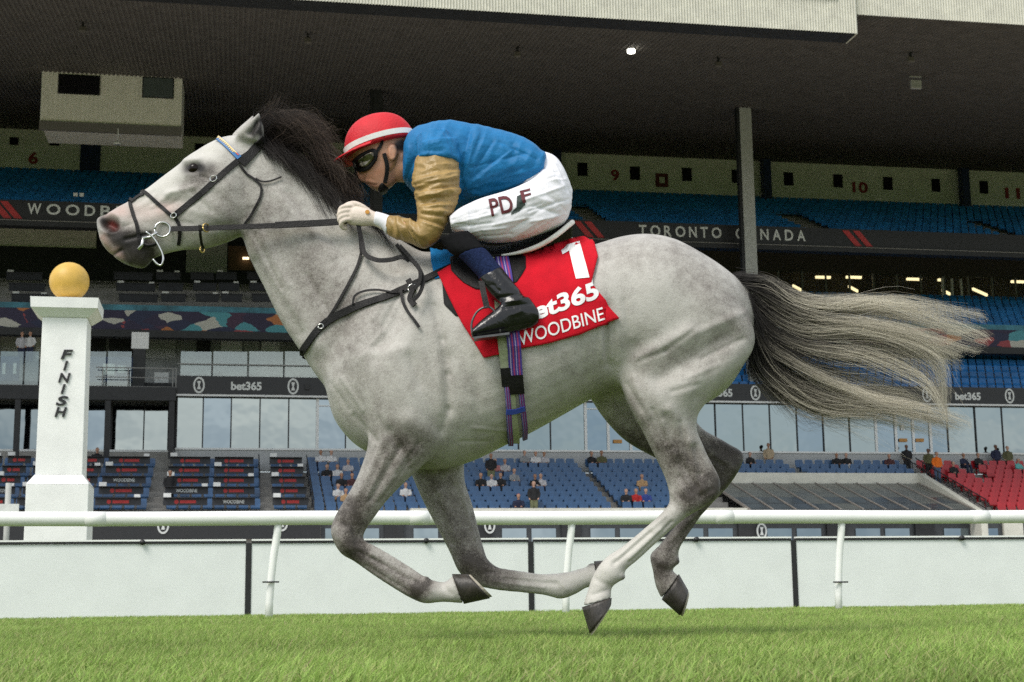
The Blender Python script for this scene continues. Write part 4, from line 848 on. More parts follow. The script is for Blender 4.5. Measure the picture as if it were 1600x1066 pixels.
# ================================================================== GROUND, RAIL, BOARDS
def Wp(u, v, z): return UV*u+NV*v+Vector((0, 0, z))
def ub(mb, name, m, root, smooth=False, bevel=0.):
    o = mb.build(name, m, root, smooth, bevel); o.rotation_euler.z = PSI
    return bake(o) if root else o
def root_at(name, u, v, z, *a, **k): return empty(name, Wp(u, v, z), PSI, *a, **k)
def line_z(px, py, v): return S(px, py, v)[1]
def Su(px, py, v): return S(px, py, v)[0]
ground_m = mat('turf_soil', (.10, .15, .035), .95, .25, 3., .5, 30)
bm = bmesh.new(); bmesh.ops.create_grid(bm, x_segments=8, y_segments=8, size=900); me = bpy.data.meshes.new('ground'); bm.to_mesh(me); bm.free()
tag(link('ground', me, ground_m), 'green racecourse ground', None, None, 'structure')
for nm_, a_, b_, c_ in (('dirt_track', 32., 56., (.38, .31, .23)), ('apron', 56.1, 71., (.50, .49, .47))):
    mb = MB(); mb.box(-80, 110, a_, b_, -.05, .006); o = ub(mb, nm_, mat(nm_, c_, .95, .1, 1., .3, 20), None); tag(o, None, None, None, 'structure')
# turf: blades, thick near the lens and thinner farther off
def turf():
    r = np.random.RandomState(4); bx, by, ds = [], [], []
    for y0, y1, dens in ((2.6, 4.2, 8500), (4.2, 6.5, 5600), (6.5, 10, 2700), (10, 15, 1350), (15, 21.5, 600)):
        hw = .36*y1+1.4; n = int(2*hw*(y1-y0)*dens); bx.append(r.uniform(-hw, hw, n)); by.append(r.uniform(y0, y1, n)); ds.append(np.full(n, dens))
    x, y = np.concatenate(bx), np.concatenate(by); dn = np.concatenate(ds)
    keep = (np.abs(x) < .36*y+1.2) & (-math.sin(PSI)*x+math.cos(PSI)*y < 19.35); x, y, dn = x[keep], y[keep], dn[keep]; n = len(x)
    pn = np.sin(x*2.1+.7*np.sin(y*1.3))*np.sin(y*1.7+1.1*np.sin(x*.9)); pn2 = np.sin(x*7.3+np.sin(y*5.1)*1.3)*np.sin(y*6.1+np.sin(x*4.2))
    hgt = (.045+.022*r.rand(n)+.010*pn2)*(1+.12*pn); wd = np.where(dn > 2000, .0036, .0058)*(1+np.maximum(0, y-10)*.05)*(.7+.6*r.rand(n))
    az = r.uniform(0, 2*math.pi, n); lean = hgt*(.25+.75*r.rand(n)**1.5); la = r.normal(.3, 1.3, n)
    dx, dy_ = np.cos(la)*lean, np.sin(la)*lean; sx, sy = np.cos(az)*wd/2, np.sin(az)*wd/2
    z0 = np.zeros(n); V = np.empty((n, 5, 3))
    V[:, 0] = np.stack([x-sx, y-sy, z0], 1); V[:, 1] = np.stack([x+sx, y+sy, z0], 1)
    V[:, 2] = np.stack([x+sx*.8+dx*.35, y+sy*.8+dy_*.35, hgt*.62], 1); V[:, 3] = np.stack([x-sx*.8+dx*.35, y-sy*.8+dy_*.35, hgt*.62], 1)
    V[:, 4] = np.stack([x+dx, y+dy_, hgt*(1-.25*r.rand(n))], 1)
    i = np.arange(n)[:, None]*5; T = np.concatenate([i+[0, 1, 2], i+[0, 2, 3], i+[3, 2, 4]], 0)
    g = np.array([.25, .365, .085])[None]*(.55+.85*r.rand(n))[:, None]; yel = (r.rand(n) < .2)[:, None]; g = np.where(yel, np.array([.38, .42, .15])*(.7+.5*r.rand(n))[:, None], g)
    g = g*(1+.12*pn+.10*pn2)[:, None]; dry = (r.rand(n) < .03)[:, None]; g = np.where(dry, np.array([.42, .37, .2]), g)
    C = np.repeat(g[:, None], 5, 1); C[:, 4] *= 1.15
    o = link('turf_grass', np_mesh('turf_grass', V.reshape(-1, 3), T, C.reshape(-1, 3)), attr_mat('grass_blade', 'col', .5, transl=.4, spec=.3))
    tag(o, 'short green turf of the racecourse', 'grass', None, 'stuff')
turf()
plastic = mat('white_plastic', (.80, .81, .78), .35, .03, 3., .05, 60, stretch=(1, 1, 1)); black_m = mat('black_paint', (.012, .012, .013), .5, .2, 20)
RV = 16.7
rail = root_at('running_rail', 0, RV, 0, 'white plastic running rail on curved posts in front of the white boards', 'rail')
zr = line_z(800, 809, RV); mb = MB(); pts = [(u, RV, zr+(0.004*math.sin(u*1.3))) for u in np.linspace(-14, 14, 60)]; mb.tube(pts, .078, 16); ub(mb, 'tube', plastic, rail, True)
for px in (150, 655, 1130, 1530):
    u1 = Su(px, 809, RV); mb = MB(); mb.tube([(u1-.11, RV, zr+.004*math.sin(u1*1.3)), (u1+.11, RV, zr+.004*math.sin(u1*1.3))], .0805, 16); ub(mb, 'joint_sleeve', plastic, rail, True)
for px in (-40, 427, 887, 1310, 1740):
    u1 = Su(px, 830, RV); mb = MB(); q = zr
    mb.tube([(u1+.055, RV+.02, q-.05), (u1+.045, RV+.02, q-.16), (u1+.01, RV+.02, q-.40), (u1-.015, RV+.02, q-.65), (u1-.03, RV+.02, q-.9), (u1-.035, RV+.02, -.03)], .042, 12); po = ub(mb, 'post', plastic, rail, True)
    mb = MB(); mb.tube([(u1-.025, RV+.02, line_z(px, 909, RV)), (u1-.025, RV+.02, line_z(px, 911, RV)+.012)], .046, 12); mb.box(u1-.11, u1+.07, RV-.05, RV-.03, line_z(px, 912, RV)+.008, line_z(px, 911, RV)+.018); ub(mb, 'clamp', black_m, po)
BV = 19.5
wall = root_at('barrier', 0, BV, 0, 'low white board barrier with black seams behind the running rail', 'barrier')
board_m = mat('white_board', (.72, .75, .73), .5, .03, 2.2, .05, 30)
bt = board_m.node_tree; bb_ = bt.nodes['Principled BSDF']; old = bb_.inputs['Base Color'].links[0].from_socket
tcb = bt.nodes.new('ShaderNodeTexCoord'); mpb = bt.nodes.new('ShaderNodeMapping'); mpb.inputs['Scale'].default_value = (1, 1, 2.5); bt.links.new(tcb.outputs['Object'], mpb.inputs[0])
nb_ = bt.nodes.new('ShaderNodeTexNoise'); nb_.inputs['Scale'].default_value = 9; nb_.inputs['Detail'].default_value = 9; nb_.inputs['Roughness'].default_value = .75; bt.links.new(mpb.outputs[0], nb_.inputs['Vector'])
rb_ = bt.nodes.new('ShaderNodeValToRGB'); rb_.color_ramp.elements[0].position = .60; rb_.color_ramp.elements[1].position = .78; rb_.color_ramp.elements[1].color = (.55, .55, .55, 1); rb_.color_ramp.elements[0].color = (0, 0, 0, 1)
mb_ = bt.nodes.new('ShaderNodeMix'); mb_.data_type = 'RGBA'; mb_.inputs[7].default_value = (.36, .37, .30, 1); bt.links.new(nb_.outputs['Fac'], rb_.inputs[0]); bt.links.new(rb_.outputs[0], mb_.inputs[0]); bt.links.new(old, mb_.inputs[6]); bt.links.new(mb_.outputs[2], bb_.inputs['Base Color'])
zt = line_z(800, 847, BV); seams = [Su(x, 900, BV) for x in (-60, 388, 830, 1242, 1660)]; seams = [seams[0]-4.0]+seams+[seams[-1]+4.0]
for a, b in zip(seams[:-1], seams[1:]):
    mb = MB(); mb.box(a+.035, b-.035, BV, BV+.05, .0, zt); ub(mb, 'panel', board_m, wall, bevel=.004)
    mb = MB(); mb.box(a-.034, a+.034, BV-.012, BV+.07, 0, zt+.004); ub(mb, 'seam_post', black_m, wall)
    mb = MB(); mb.box(a+.036, b-.036, BV-.02, BV+.06, zt+.003, zt+.028); mb2 = MB(); mb2.box(a+.036, b-.036, BV-.026, BV+.066, zt+.031, zt+.052); ub(mb, 'cap_strip', black_m, wall); ub(mb2, 'cap_rail', plastic, wall)
    for k in (.62,): mb = MB(); u_ = a+(b-a)*k; mb.tube([(u_, BV-.06, zt+.02), (u_, BV+.02, zt+.02)], .035, 10); ub(mb, 'knob', black_m, wall, True)

# ---- finish post
FV = 28.
fpo = root_at('finish_post', Su(95, 800, FV), FV, 0, 'tall white finish post topped with a yellow ball and black lettering', 'post')
stone = mat('white_painted_timber', (.82, .82, .80), .55, .045, 2.5, .25, 30)
def uz(px, py): return S(px, py, FV)
uc = Su(92, 838, FV); uw = (Su(137, 800, FV)-Su(39, 800, FV))/2; zs = lambda y: S(98, y, FV)[1]
mb = MB(); hw = uw*.985
mb.box(uc-hw, uc+hw, FV-hw, FV+hw, 0, zs(760)); ub(mb, 'plinth', stone, fpo, bevel=.01)
h2 = (Su(142, 650, FV)-Su(70, 650, FV))/2
def frus(a, b, za, zb): return [(uc-a, FV-a, za), (uc+a, FV-a, za), (uc+a, FV+a, za), (uc-a, FV+a, za), (uc-b, FV-b, zb), (uc+b, FV-b, zb), (uc+b, FV+b, zb), (uc-b, FV+b, zb)]
BF = [(0,3,2,1),(4,5,6,7),(0,1,5,4),(1,2,6,5),(2,3,7,6),(3,0,4,7)]
mb = MB(); mb.add(frus(hw, h2*1.02, zs(760)+.003, zs(745)), BF); ub(mb, 'collar', stone, fpo)
mb = MB(); mb.add(frus(h2, h2*.97, zs(745)+.003, zs(502)), BF); ub(mb, 'shaft', stone, fpo, bevel=.008)
mb = MB(); mb.add(frus(h2*1.03, h2*1.42, zs(502)+.002, zs(490)), BF); mb.add(frus(h2*1.44, h2*1.47, zs(490)+.002, zs(474)), BF); mb.add(frus(h2*1.3, h2*.5, zs(474)+.002, zs(468)), BF); ub(mb, 'capital', stone, fpo)
bm = bmesh.new(); br_ = (Su(140, 440, FV)-Su(77, 440, FV))/2; bmesh.ops.create_uvsphere(bm, u_segments=40, v_segments=24, radius=br_, matrix=Matrix.Translation((uc+.01, FV, zs(440))))
me = bpy.data.meshes.new('ball'); bm.to_mesh(me); bm.free(); o = link('ball', me, mat('yellow_paint', (.62, .38, .07), .5, .06, 6, .1, 60), fpo, True); o.rotation_euler.z = PSI; bake(o)
def text_uv(name, s, u0, u1, z0, z1, v, m, root, bold=.02, shear=0., depth=.02, spacing=1.):
    V, Fc = text2d(s, bold, 0, 1., shear); vs = [(u0+(u1-u0)*x, v, z0+(z1-z0)*y) for x, y in V]
    mb = MB(); mb.add(vs, Fc); o = mb.build(name, m); o.parent = root; o.rotation_euler.z = PSI; md = o.modifiers.new('t', 'SOLIDIFY'); md.thickness = depth; md.offset = 0
    return bake(o) if root else o
for ch, y in zip('FINISH', (554, 571.5, 590.5, 608, 626.5, 644)):
    u_, z_ = S(104.5-.105*(y-555), y, FV-h2); w_ = .115 if ch != 'I' else .045; text_uv('letter', ch, u_-w_*.92, u_+w_*.92, z_-.086, z_+.086, FV-h2-.012, black_m, fpo, .03, .22)

# ================================================================== GRANDSTAND
gs = root_at('grandstand', 0, 80, 0, 'long covered racecourse grandstand with dark roof, glass wall and tiers of seats', 'grandstand')
def P4(name, m, *boxes, root=None, bevel=0.):
    mb = MB()
    for b in boxes: mb.box(*b)
    return ub(mb, name, m, root or gs, bevel=bevel)
UL, UR = -40., 76.
conc = mat('concrete', (.30, .29, .27), .85, .12, 2., .3, 12); dark_m = mat('charcoal_cladding', (.020, .021, .023), .6, .2, 3.); led = mat('ribbon_board', (.016, .017, .019), .5, .12, 6.)
cream = mat('cream_cladding', (.64, .63, .55), .7, .08, 2.); cream_w = mat('cream_wall', (.70, .68, .60), .8, .08, 2.); roof_m = mat('brown_roof_deck', (.125, .113, .10), .75, .15, 1.5); wht = mat('white_frame', (.72, .73, .72), .5, .04, 5.)
letter_m = mat('pale_lettering', (.62, .64, .62), .5, .03); redm = mat('red_slash', (.42, .03, .03), .5, .05); navy = mat('navy_steel', (.012, .022, .075), .5, .1, 6.)
def corrugated(name, u0, u1, pitch, dep, fn, m, root):     # zig-zag sheet; fn(u, d) -> two edge points
    us = np.arange(u0, u1, pitch/4); vs, fs = [], []
    for i, u in enumerate(us): a, b = fn(u, dep if (i % 4) in (1, 2) else 0); vs += [a, b]
    for i in range(len(us)-1): fs.append((2*i, 2*i+1, 2*i+3, 2*i+2))
    mb = MB(); mb.add(vs, fs); return ub(mb, name, m, root)
RVf, RVb = 60., 101.
zf1, zf2 = line_z(1338, 53, RVf), line_z(1338, 19, RVf); ust = Su(1338, 40, RVf); zc = zf2+.15
corrugated('roof_fascia', UL, ust, .13, .07, lambda u, d: ((u, RVf-d, zf1), (u, RVf-d, zf1+6)), cream, gs); corrugated('roof_fascia', ust+.05, UR, .13, .07, lambda u, d: ((u, RVf+.3-d, zf2), (u, RVf+.3-d, zf2+6)), cream, gs)
P4('fascia_return', cream, (ust-.02, ust+.04, RVf, RVf+1.2, zf1, zf1+6)); P4('fascia_backing', dark_m, (UL, ust, RVf+.12, RVf+1.2, zf1+.02, zf1+6))
P4('fascia_trim', wht, (ust-8.5, ust-.9, RVf-.16, RVf-.06, zf1+1.62, zf1+1.78))
zcb = line_z(1200, 256, RVb)
corrugated('ceiling', UL, UR, .24, .07, lambda u, d: ((u, RVf+.45, zc-d), (u, RVb, zcb-d)), roof_m, gs)
mb = MB(); mb.add([(UL, RVf+.5, zc+.6), (UR, RVf+.5, zc+.6), (UR, RVb+6, zcb+1.6), (UL, RVb+6, zcb+1.6), (UL, RVf+.5, zc+1.6), (UR, RVf+.5, zc+1.6), (UR, RVb+6, zcb+2.6), (UL, RVb+6, zcb+2.6)], [(0,3,2,1),(4,5,6,7),(0,1,5,4),(1,2,6,5),(2,3,7,6),(3,0,4,7)]); ub(mb, 'roof', dark_m, gs)
def on_ceiling(px, py):
    d = ray(px, py); k = (zcb-zc)/(RVb-RVf-.45)                       # plane z = zc + k (v - RVf)
    t = (zc-k*(RVf+.45)-CAMH)/(d.z-k*d.dot(NV)); p = CAMP+d*t; return p.dot(UV), p.dot(NV), p.z
# back wall with block numbers
zw1, zw0 = line_z(1202, 262, RVb), line_z(1202, 309, RVb-2)
P4('back_wall', cream_w, (UL, UR, RVb-1.2, RVb-.9, zw0-1.5, zcb+.2))
win_d = mat('dark_window', (.006, .006, .008), .25, .1, 4.)
for px, py, w, h in ((910, 265, 13, 11), (992, 271, 13, 11), (1073, 273, 13, 11), (1150, 276, 12, 11), (1232, 280, 13, 11), (1309, 283, 13, 11), (1387, 287, 13, 11), (1462, 290, 12, 11), (1537, 293, 12, 11), (1610, 296, 12, 11), (85, 219, 11, 9), (22, 221, 10, 6), (320, 238, 24, 13), (700, 255, 12, 10)):
    u, z = S(px, py, RVb-1.2); a = w/2/22.5*1.12; b = h/22.5; P4('window', win_d, (u-a*1.1, u+a*1.1, RVb-1.26, RVb-1.202, z-b/1, z+b/1))
for px, py, s in ((961, 274, '9'), (1344, 293, '10'), (1582, 302, '11'), (52, 247, '6')):
    u, z = S(px, py, RVb-1.22); w = .30*len(s); text_uv('block_number', s, u-w, u+w, z-.42, z+.42, RVb-1.225, mat('red_number', (.25, .02, .02), .6), gs, .03)
u, z = S(1034, 282, RVb-1.22); P4('hose_cabinet', mat('red_cabinet', (.12, .015, .015), .6), (u-.45, u+.45, RVb-1.28, RVb-1.205, z-.5, z+.5)); P4('cabinet_pane', cream, (u-.2, u+.2, RVb-1.3, RVb-1.285, z-.22, z+.22))
u, z = S(141, 247, RVb-1.22); P4('door', navy, (u-.65, u+.65, RVb-1.28, RVb-1.205, z-1.6, z+1.1)); 
for px in (870, 1197, 1506, 560):
    u, z = S(px, 290, RVb-1.8); P4('column', navy, (u-.28, u+.28, RVb-2.2, RVb-1.5, 14, zcb-.05))
steel_p = mat('grey_steel', (.40, .41, .39), .6, .1, 4.)
for px, w in ((1168, .36), (590, .26)):
    u, z = S(px, 300, 82.); c_ = P4('column', steel_p if px > 800 else dark_m, (u-w, u+w, 81.8, 82.4, 9 if px > 800 else 14, on_ceiling(px, 180)[2]+.3)); 
    P4('column_flange', dark_m, (u-w-.16, u-w+.0, 81.9, 82.3, 14, on_ceiling(px, 180)[2]+.3))
# upper tier
UV1 = 83.6; zr1, zr0 = line_z(1322, 358, UV1), line_z(1322, 387, UV1)
P4('ribbon_board', led, (UL, UR, UV1, UV1+.3, zr0, zr1)); P4('ribbon_lip', dark_m, (UL, UR, UV1-.25, UV1+.5, zr0-.34, zr0-.01)); P4('lip_edge', conc, (UL, UR, UV1-.28, UV1-.255, zr0-.05, zr0-.02))
def word(s, px0, px1, py0, py1, top, bot, v, bold, m=letter_m, nm='lettering', root=None):  # lettering from px0 to px1 on plane v
    u0, z0 = S(px0, py0, v); u1, z1 = S(px1, py1, v); z = (z0+z1)/2; h = (line_z(px0, py0-top, v)-line_z(px0, py0+bot, v))
    n = len(s); V_ = None
    adv = [(.55 if c == ' ' else .42 if c == 'I' else 1.12 if c in 'WMOQ' else .86) for c in s]; gap = .42; tot = sum(adv)+gap*(n-1); x = u0; k = (u1-u0)/tot
    for c, a in zip(s, adv):
        if c != ' ': text_uv('letter', c, x, x+a*k*(1 if c != 'I' else .6), z-h/2, z+h/2, v-.03, m, root or gs, bold)
        x += (a+gap)*k
word('WOODBINE', 43, 238, 326, 333, 8.5, 8.5, UV1, .02); word('TORONTO', 998, 1127, 360, 364.5, 8.5, 8.5, UV1, .02); word('CANADA', 1149, 1258, 365, 369, 8.5, 8.5, UV1, .02)
def slash(px, v, z0, z1):
    for k in (0, 17):
        u, _ = S(px+k, 372, v); mb = MB(); w = .42; sl = (z1-z0)*.85; mb.add([(u, v-.03, z1), (u+w, v-.03, z1), (u+w+sl, v-.03, z0), (u+sl, v-.03, z0)], [(3, 2, 1, 0)]); o = ub(mb, 'red_slash', redm, gs); md = o.modifiers.new('t', 'SOLIDIFY'); md.thickness = .02; md.offset = 0
zz1, zz0 = zr1-.1, zr0+.1
for px in (1316, 896, -20): slash(px, UV1, zz0, zz1)
# underside of the upper tier and the rear of each level

def rake(name, v0, v1, z0, z1, n, m, u0=UL, u1=UR):
    mb = MB(); dv, dz = (v1-v0)/n, (z1-z0)/n; prof = []
    for i in range(n): prof += [(v0+i*dv, z0+i*dz), (v0+(i+1)*dv, z0+i*dz)]
    prof += [(v1, z1), (v1, z1-.9), (v0, z0-.45)]; k = len(prof)
    mb.add([(u0, v, z) for v, z in prof]+[(u1, v, z) for v, z in prof], [tuple(range(k)), tuple(range(2*k-1, k-1, -1))]+[((i+1) % k, i, k+i, k+(i+1) % k) for i in range(k)]); return ub(mb, name, m, gs)
def seat_geo(low=False):
    mb = MB()
    mb.add([(-.21, .20, .42), (.21, .20, .42), (.235, .26, .60), (.22, .30, .84), (.15, .305, .87), (-.15, .305, .87), (-.22, .30, .84), (-.235, .26, .60),
            (-.21, .24, .42), (.21, .24, .42), (.235, .30, .60), (.22, .34, .84), (.15, .345, .87), (-.15, .345, .87), (-.22, .34, .84), (-.235, .30, .60)],
           [(0,1,2,7), (7,2,3,6), (6,3,4,5), (8,15,10,9), (15,14,11,10), (14,13,12,11)]+[(i, 8+i, 8+(i+1) % 8, (i+1) % 8) for i in range(8)])
    mb.add([(-.22, -.20, .40), (.22, -.20, .40), (.22, .22, .44), (-.22, .22, .44), (-.20, -.18, .335), (.20, -.18, .335), (.20, .22, .37), (-.20, .22, .37)], [(0,1,2,3), (7,6,5,4), (0,4,5,1), (1,5,6,2), (2,6,7,3), (3,7,4,0)])
    if not low: mb.box(-.05, .05, .14, .20, 0, .40)
    return mb
SG = seat_geo(True)
def seat_mass(name, rows, m, label):     # rows: (v, z, list of u)
    base = np.array(SG.v); V, Fc = [], []; k = 0
    for v, z, us in rows:
        for u in us: V.append(base+np.array([u, v, z])); Fc += [tuple(k+i for i in f) for f in SG.f]; k += len(base)
    mb = MB(); mb.v = [tuple(x) for x in np.concatenate(V)]; mb.f = Fc; mb.mi = [0]*len(Fc); o = ub(mb, name, m, None); return tag(o, label, 'seats', None, 'stuff')
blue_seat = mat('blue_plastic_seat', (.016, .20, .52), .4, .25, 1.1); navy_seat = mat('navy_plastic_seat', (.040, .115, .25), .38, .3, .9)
nu_ = 15; zt0, zt1 = zr1-.9, zw0-.2
rake('upper_tier_steps', UV1+.4, RVb-1.3, zt0, zt1, nu_, conc)
aisles = [Su(x, 330, 92) for x in (80, 560, 900, 1215, 1380, 1560)]; aisles2 = [Su(x, 340, 92) for x in (905, 1240, 1530, 330)]
rows = []
for i in range(nu_):
    v = UV1+.4+(i+.5)*(RVb-1.7-UV1)/nu_; z = zt0+i*(zt1-zt0)/nu_
    rows.append((v, z, [u for u in np.arange(UL+1, UR-1, .55) if all(abs(u-a-(0 if i < 9 else 99)) > .9 for a in aisles2)]))
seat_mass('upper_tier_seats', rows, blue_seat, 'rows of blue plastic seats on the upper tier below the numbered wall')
# mural and middle tier
MV = 84.2; zm1, zm0 = line_z(1580, 508, MV), line_z(1580, 543, MV)
def mural_mat():
    m, t, b = new_mat('race_mural_print'); N = t.nodes.new; lk = t.links.new; b.inputs['Roughness'].default_value = .6
    tc = N('ShaderNodeTexCoord'); mp = N('ShaderNodeMapping'); mp.inputs['Scale'].default_value = (1.1, 1, 2.3); lk(tc.outputs['Object'], mp.inputs[0])
    nn = N('ShaderNodeTexNoise'); nn.inputs['Scale'].default_value = 1.4; lk(mp.outputs[0], nn.inputs['Vector'])
    ad = N('ShaderNodeMix'); ad.data_type = 'RGBA'; ad.inputs[0].default_value = .35; lk(mp.outputs[0], ad.inputs[6]); lk(nn.outputs['Color'], ad.inputs[7])
    vo = N('ShaderNodeTexVoronoi'); vo.inputs['Scale'].default_value = 1.3; lk(ad.outputs[2], vo.inputs['Vector'])
    sp = N('ShaderNodeSeparateColor'); lk(vo.outputs['Color'], sp.inputs[0])
    r = N('ShaderNodeValToRGB'); r.color_ramp.interpolation = 'CONSTANT'; e = r.color_ramp.elements
    cols = [(0, (.022, .016, .05)), (.34, (.05, .02, .05)), (.52, (.015, .02, .06)), (.68, (.30, .05, .06)), (.76, (.45, .16, .05)), (.82, (.07, .28, .33)), (.91, (.48, .47, .42))]
    e[0].color = (*cols[0][1], 1); e[1].position = cols[1][0]; e[1].color = (*cols[1][1], 1)
    for p, c in cols[2:]: x = e.new(p); x.color = (*c, 1)
    lk(sp.outputs[0], r.inputs[0]); lk(r.outputs[0], b.inputs['Base Color']); return m
P4('mural_board', mural_mat(), (UL, UR, MV, MV+.25, zm0, zm1-.32)); P4('mural_sky_band', mat('teal_print', (.05, .20, .27), .6, .3, .9), (UL, UR, MV+.01, MV+.25, zm1-.315, zm1)); P4('mural_soffit', dark_m, (UL, UR, MV-.1, MV+.6, zm0-.42, zm0-.01))
zi0, zi1 = zm1-.7, line_z(1300, 466, 94.5); nm = 9
rake('middle_tier_steps', MV+.3, 95, zi0, zi1, nm, conc)
rows, rowsd = [], []; usplit = Su(700, 480, 88)
for i in range(nm):
    v = MV+.3+(i+.5)*(95-MV-.7)/nm; z = zi0+i*(zi1-zi0)/nm; rows.append((v, z, list(np.arange(usplit, UR-1, .55))))
seat_mass('middle_tier_seats', rows, blue_seat, 'rows of blue plastic seats on the middle tier behind the tail')
# rear glazing of the middle tier, lit inside
zg0, zg1 = line_z(1300, 459, 95.2), line_z(1300, 428, 95.2)
frame_d = mat('grey_frame', (.22, .22, .21), .5); inside = mat('dim_interior', (.10, .085, .06), .9, .2, 1.)
P4('middle_rear_wall', dark_m, (UL, UR, 99, 99.4, zi1-2, zg1+3.5)); P4('interior_back', inside, (usplit, UR, 98.4, 98.9, zi1-.5, zg1+2))
P4('glazing_head', mat('olive_soffit', (.05, .045, .035), .8), (usplit, UR, 95.1, 95.5, zg1+.08, zg1+2.6)); P4('glazing_sill', frame_d, (usplit, UR, 95.05, 95.3, zg0-.1, zg0))
thin_glass = None
def glass_mat(name, tint, refl):
    m, t, b = new_mat(name); N = t.nodes.new; o = t.nodes['Material Output']
    tr = N('ShaderNodeBsdfTransparent'); tr.inputs[0].default_value = (*tint, 1); gl = N('ShaderNodeBsdfGlossy'); gl.inputs['Roughness'].default_value = .03; gl.inputs['Color'].default_value = (.9, .95, .95, 1)
    ms = N('ShaderNodeMixShader'); ms.inputs[0].default_value = refl; t.links.new(tr.outputs[0], ms.inputs[1]); t.links.new(gl.outputs[0], ms.inputs[2]); t.links.new(ms.outputs[0], o.inputs[0]); return m
clear = glass_mat('window_glass', (.80, .82, .78), .07); balus = glass_mat('balustrade_glass', (.78, .86, .84), .12)
for k, px in enumerate(range(1216, 1640, 37)):
    u = Su(px, 445, 95.2); u2 = Su(px+37, 445, 95.2); P4('mullion', frame_d, (u-.05, u+.05, 95.06, 95.22, zg0, zg1+.08)); P4('window', clear, (u+.05, u2-.05, 95.12, 95.14, zg0, zg1+.08))
tube_m = emit_mat('tube_light', (1., .80, .48), 1.7)
for px, py, w, sl in ((1286, 433, 26, 0), (1334, 433, 27, 0), (1428, 436, 26, 0), (1590, 440, 24, 0), (1246, 450, 16, -.5), (1333, 451, 16, -.5), (1478, 456, 14, -.5), (1531, 456, 26, -.4), (1468, 437, 5, 0)):
    u, z = S(px, py, 96.6); a = w/2/24.2; mb = MB(); mb.add([(u-a, 96.5, z-.10+sl*a*-1.), (u+a, 96.5, z-.10-sl*a*-1.), (u+a, 96.5, z+.06-sl*a*-1.), (u-a, 96.5, z+.06+sl*a*-1.), (u-a, 96.7, z-.10+sl*a*-1.), (u+a, 96.7, z-.10-sl*a*-1.), (u+a, 96.7, z+.06-sl*a*-1.), (u-a, 96.7, z+.06+sl*a*-1.)], BF); ub(mb, 'tube_light', tube_m, gs)
u, z = S(1487, 460, 95); P4('glazed_door', wht, (u-.75, u-.65, 94.8, 95.0, z-1.3, z+1.1), (u+.65, u+.75, 94.8, 95.0, z-1.3, z+1.1), (u-.06, u+.06, 94.8, 95.0, z-1.3, z+1.1))
# left of the middle tier: dark dining terrace
box_dark = mat('dark_box_front', (.020, .022, .030), .6, .2, 2.); tray_m = mat('white_tray', (.70, .71, .70), .5)
k = 0
for j in range(3):
    v = MV+2+j*2.4; py = 464-17*j
    for px0, px1 in ((12, 68), (180, 240), (246, 284), (300, 336), (340, 372), (388, 440)):
        u0, z = S(px0-j*4+6, py, v); u1 = Su(px1-j*4+6, py, v)
        r_ = root_at('terrace_table', (u0+u1)/2, v, z-.3, 'dark terrace table, %s row above the race mural, %s from the left' % (('lowest', 'middle', 'top')[j], ('first', 'second', 'third', 'fourth', 'fifth', 'sixth')[k % 6]), 'table', 'tables on the dark dining terrace')
        P4('front', box_dark, (u0, u1, v, v+.12, z-.26, z+.14), root=r_); P4('top', box_dark, (u0-.03, u1+.03, v-.05, v+.55, z+.142, z+.2), root=r_)
        if (j+k) % 2 == 0: P4('tray', tray_m, (u0+.05, u0+.4, v-.03, v+.25, z+.203, z+.32), root=r_)
        if (k+2*j) % 3 == 0: P4('tray', tray_m, (u1-.35, u1-.05, v-.03, v+.25, z+.203, z+.30), root=r_)
        k += 1
P4('terrace_beam', cream_w, (UL, Su(150, 372, 97), 97, 97.4, line_z(80, 384, 97), line_z(80, 352, 97))); u, z = S(323, 403, 97); P4('terrace_door', steel_p, (u-1.3, u+1.3, 96.8, 97, z-1.0, z+1.0)); u, z = S(386, 402, 97); P4('terrace_room', mat('brown_room', (.12, .07, .04), .8), (u-1.2, u+1.2, 96.9, 97, z-.9, z+.7)); u, z = S(384, 404, 96.7); P4('terrace_lamp', tube_m, (u-.2, u+.2, 96.6, 96.7, z-.07, z+.07))
# lower balcony / lower-middle tier
LV = 80.; zb1, zb0 = line_z(385, 588.5, LV), line_z(385, 617, LV); uL = Su(276, 600, LV)
P4('sponsor_ribbon', led, (uL, UR, LV, LV+.3, zb0, zb1)); P4('ribbon_underline', wht, (uL, UR, LV-.04, LV+.25, zb0-.10, zb0-.005))
for px in (385, 1123, 1240, 1512, 640, 850):
    py = 603+(px-385)*.0142; u, z = S(px, py, LV); text_uv('sponsor_lettering', 'bet365', u-.80, u+.80, z-.24, z+.22, LV-.02, letter_m, gs, .035)
def emblem(px, py, v, s, root=None):     # pill outline with a knot inside
    u, z = S(px, py, v); mb = MB()
    def pill(a, b, n=20): return [(u+a*math.cos(w)*s, z+(b*math.sin(w)+(b-a)*.0)*s) for w in np.linspace(0, 2*math.pi, n+1)[:-1]]
    o_, i_ = pill(.30, .44), pill(.21, .34); n = len(o_)
    mb.add([(x, v-.03, y) for x, y in o_]+[(x, v-.03, y) for x, y in i_], [(i, (i+1) % n, n+(i+1) % n, n+i) for i in range(n)])
    a = .10*s
    mb.add([(u-a, v-.03, z+.22*s), (u+a, v-.03, z+.22*s), (u+a*.35, v-.03, z), (u+a, v-.03, z-.22*s), (u-a, v-.03, z-.22*s), (u-a*.35, v-.03, z)], [(0, 5, 2, 1), (5, 4, 3, 2)])
    ob = ub(mb, 'emblem', letter_m, root or gs); md = ob.modifiers.new('t', 'SOLIDIFY'); md.thickness = .02; md.offset = 0; return ob
for px, py in ((311, 602), (458, 604), (1180, 614), (1577, 619), (1448, 617), (560, 606), (720, 608)): emblem(px, py, LV, 1.0)
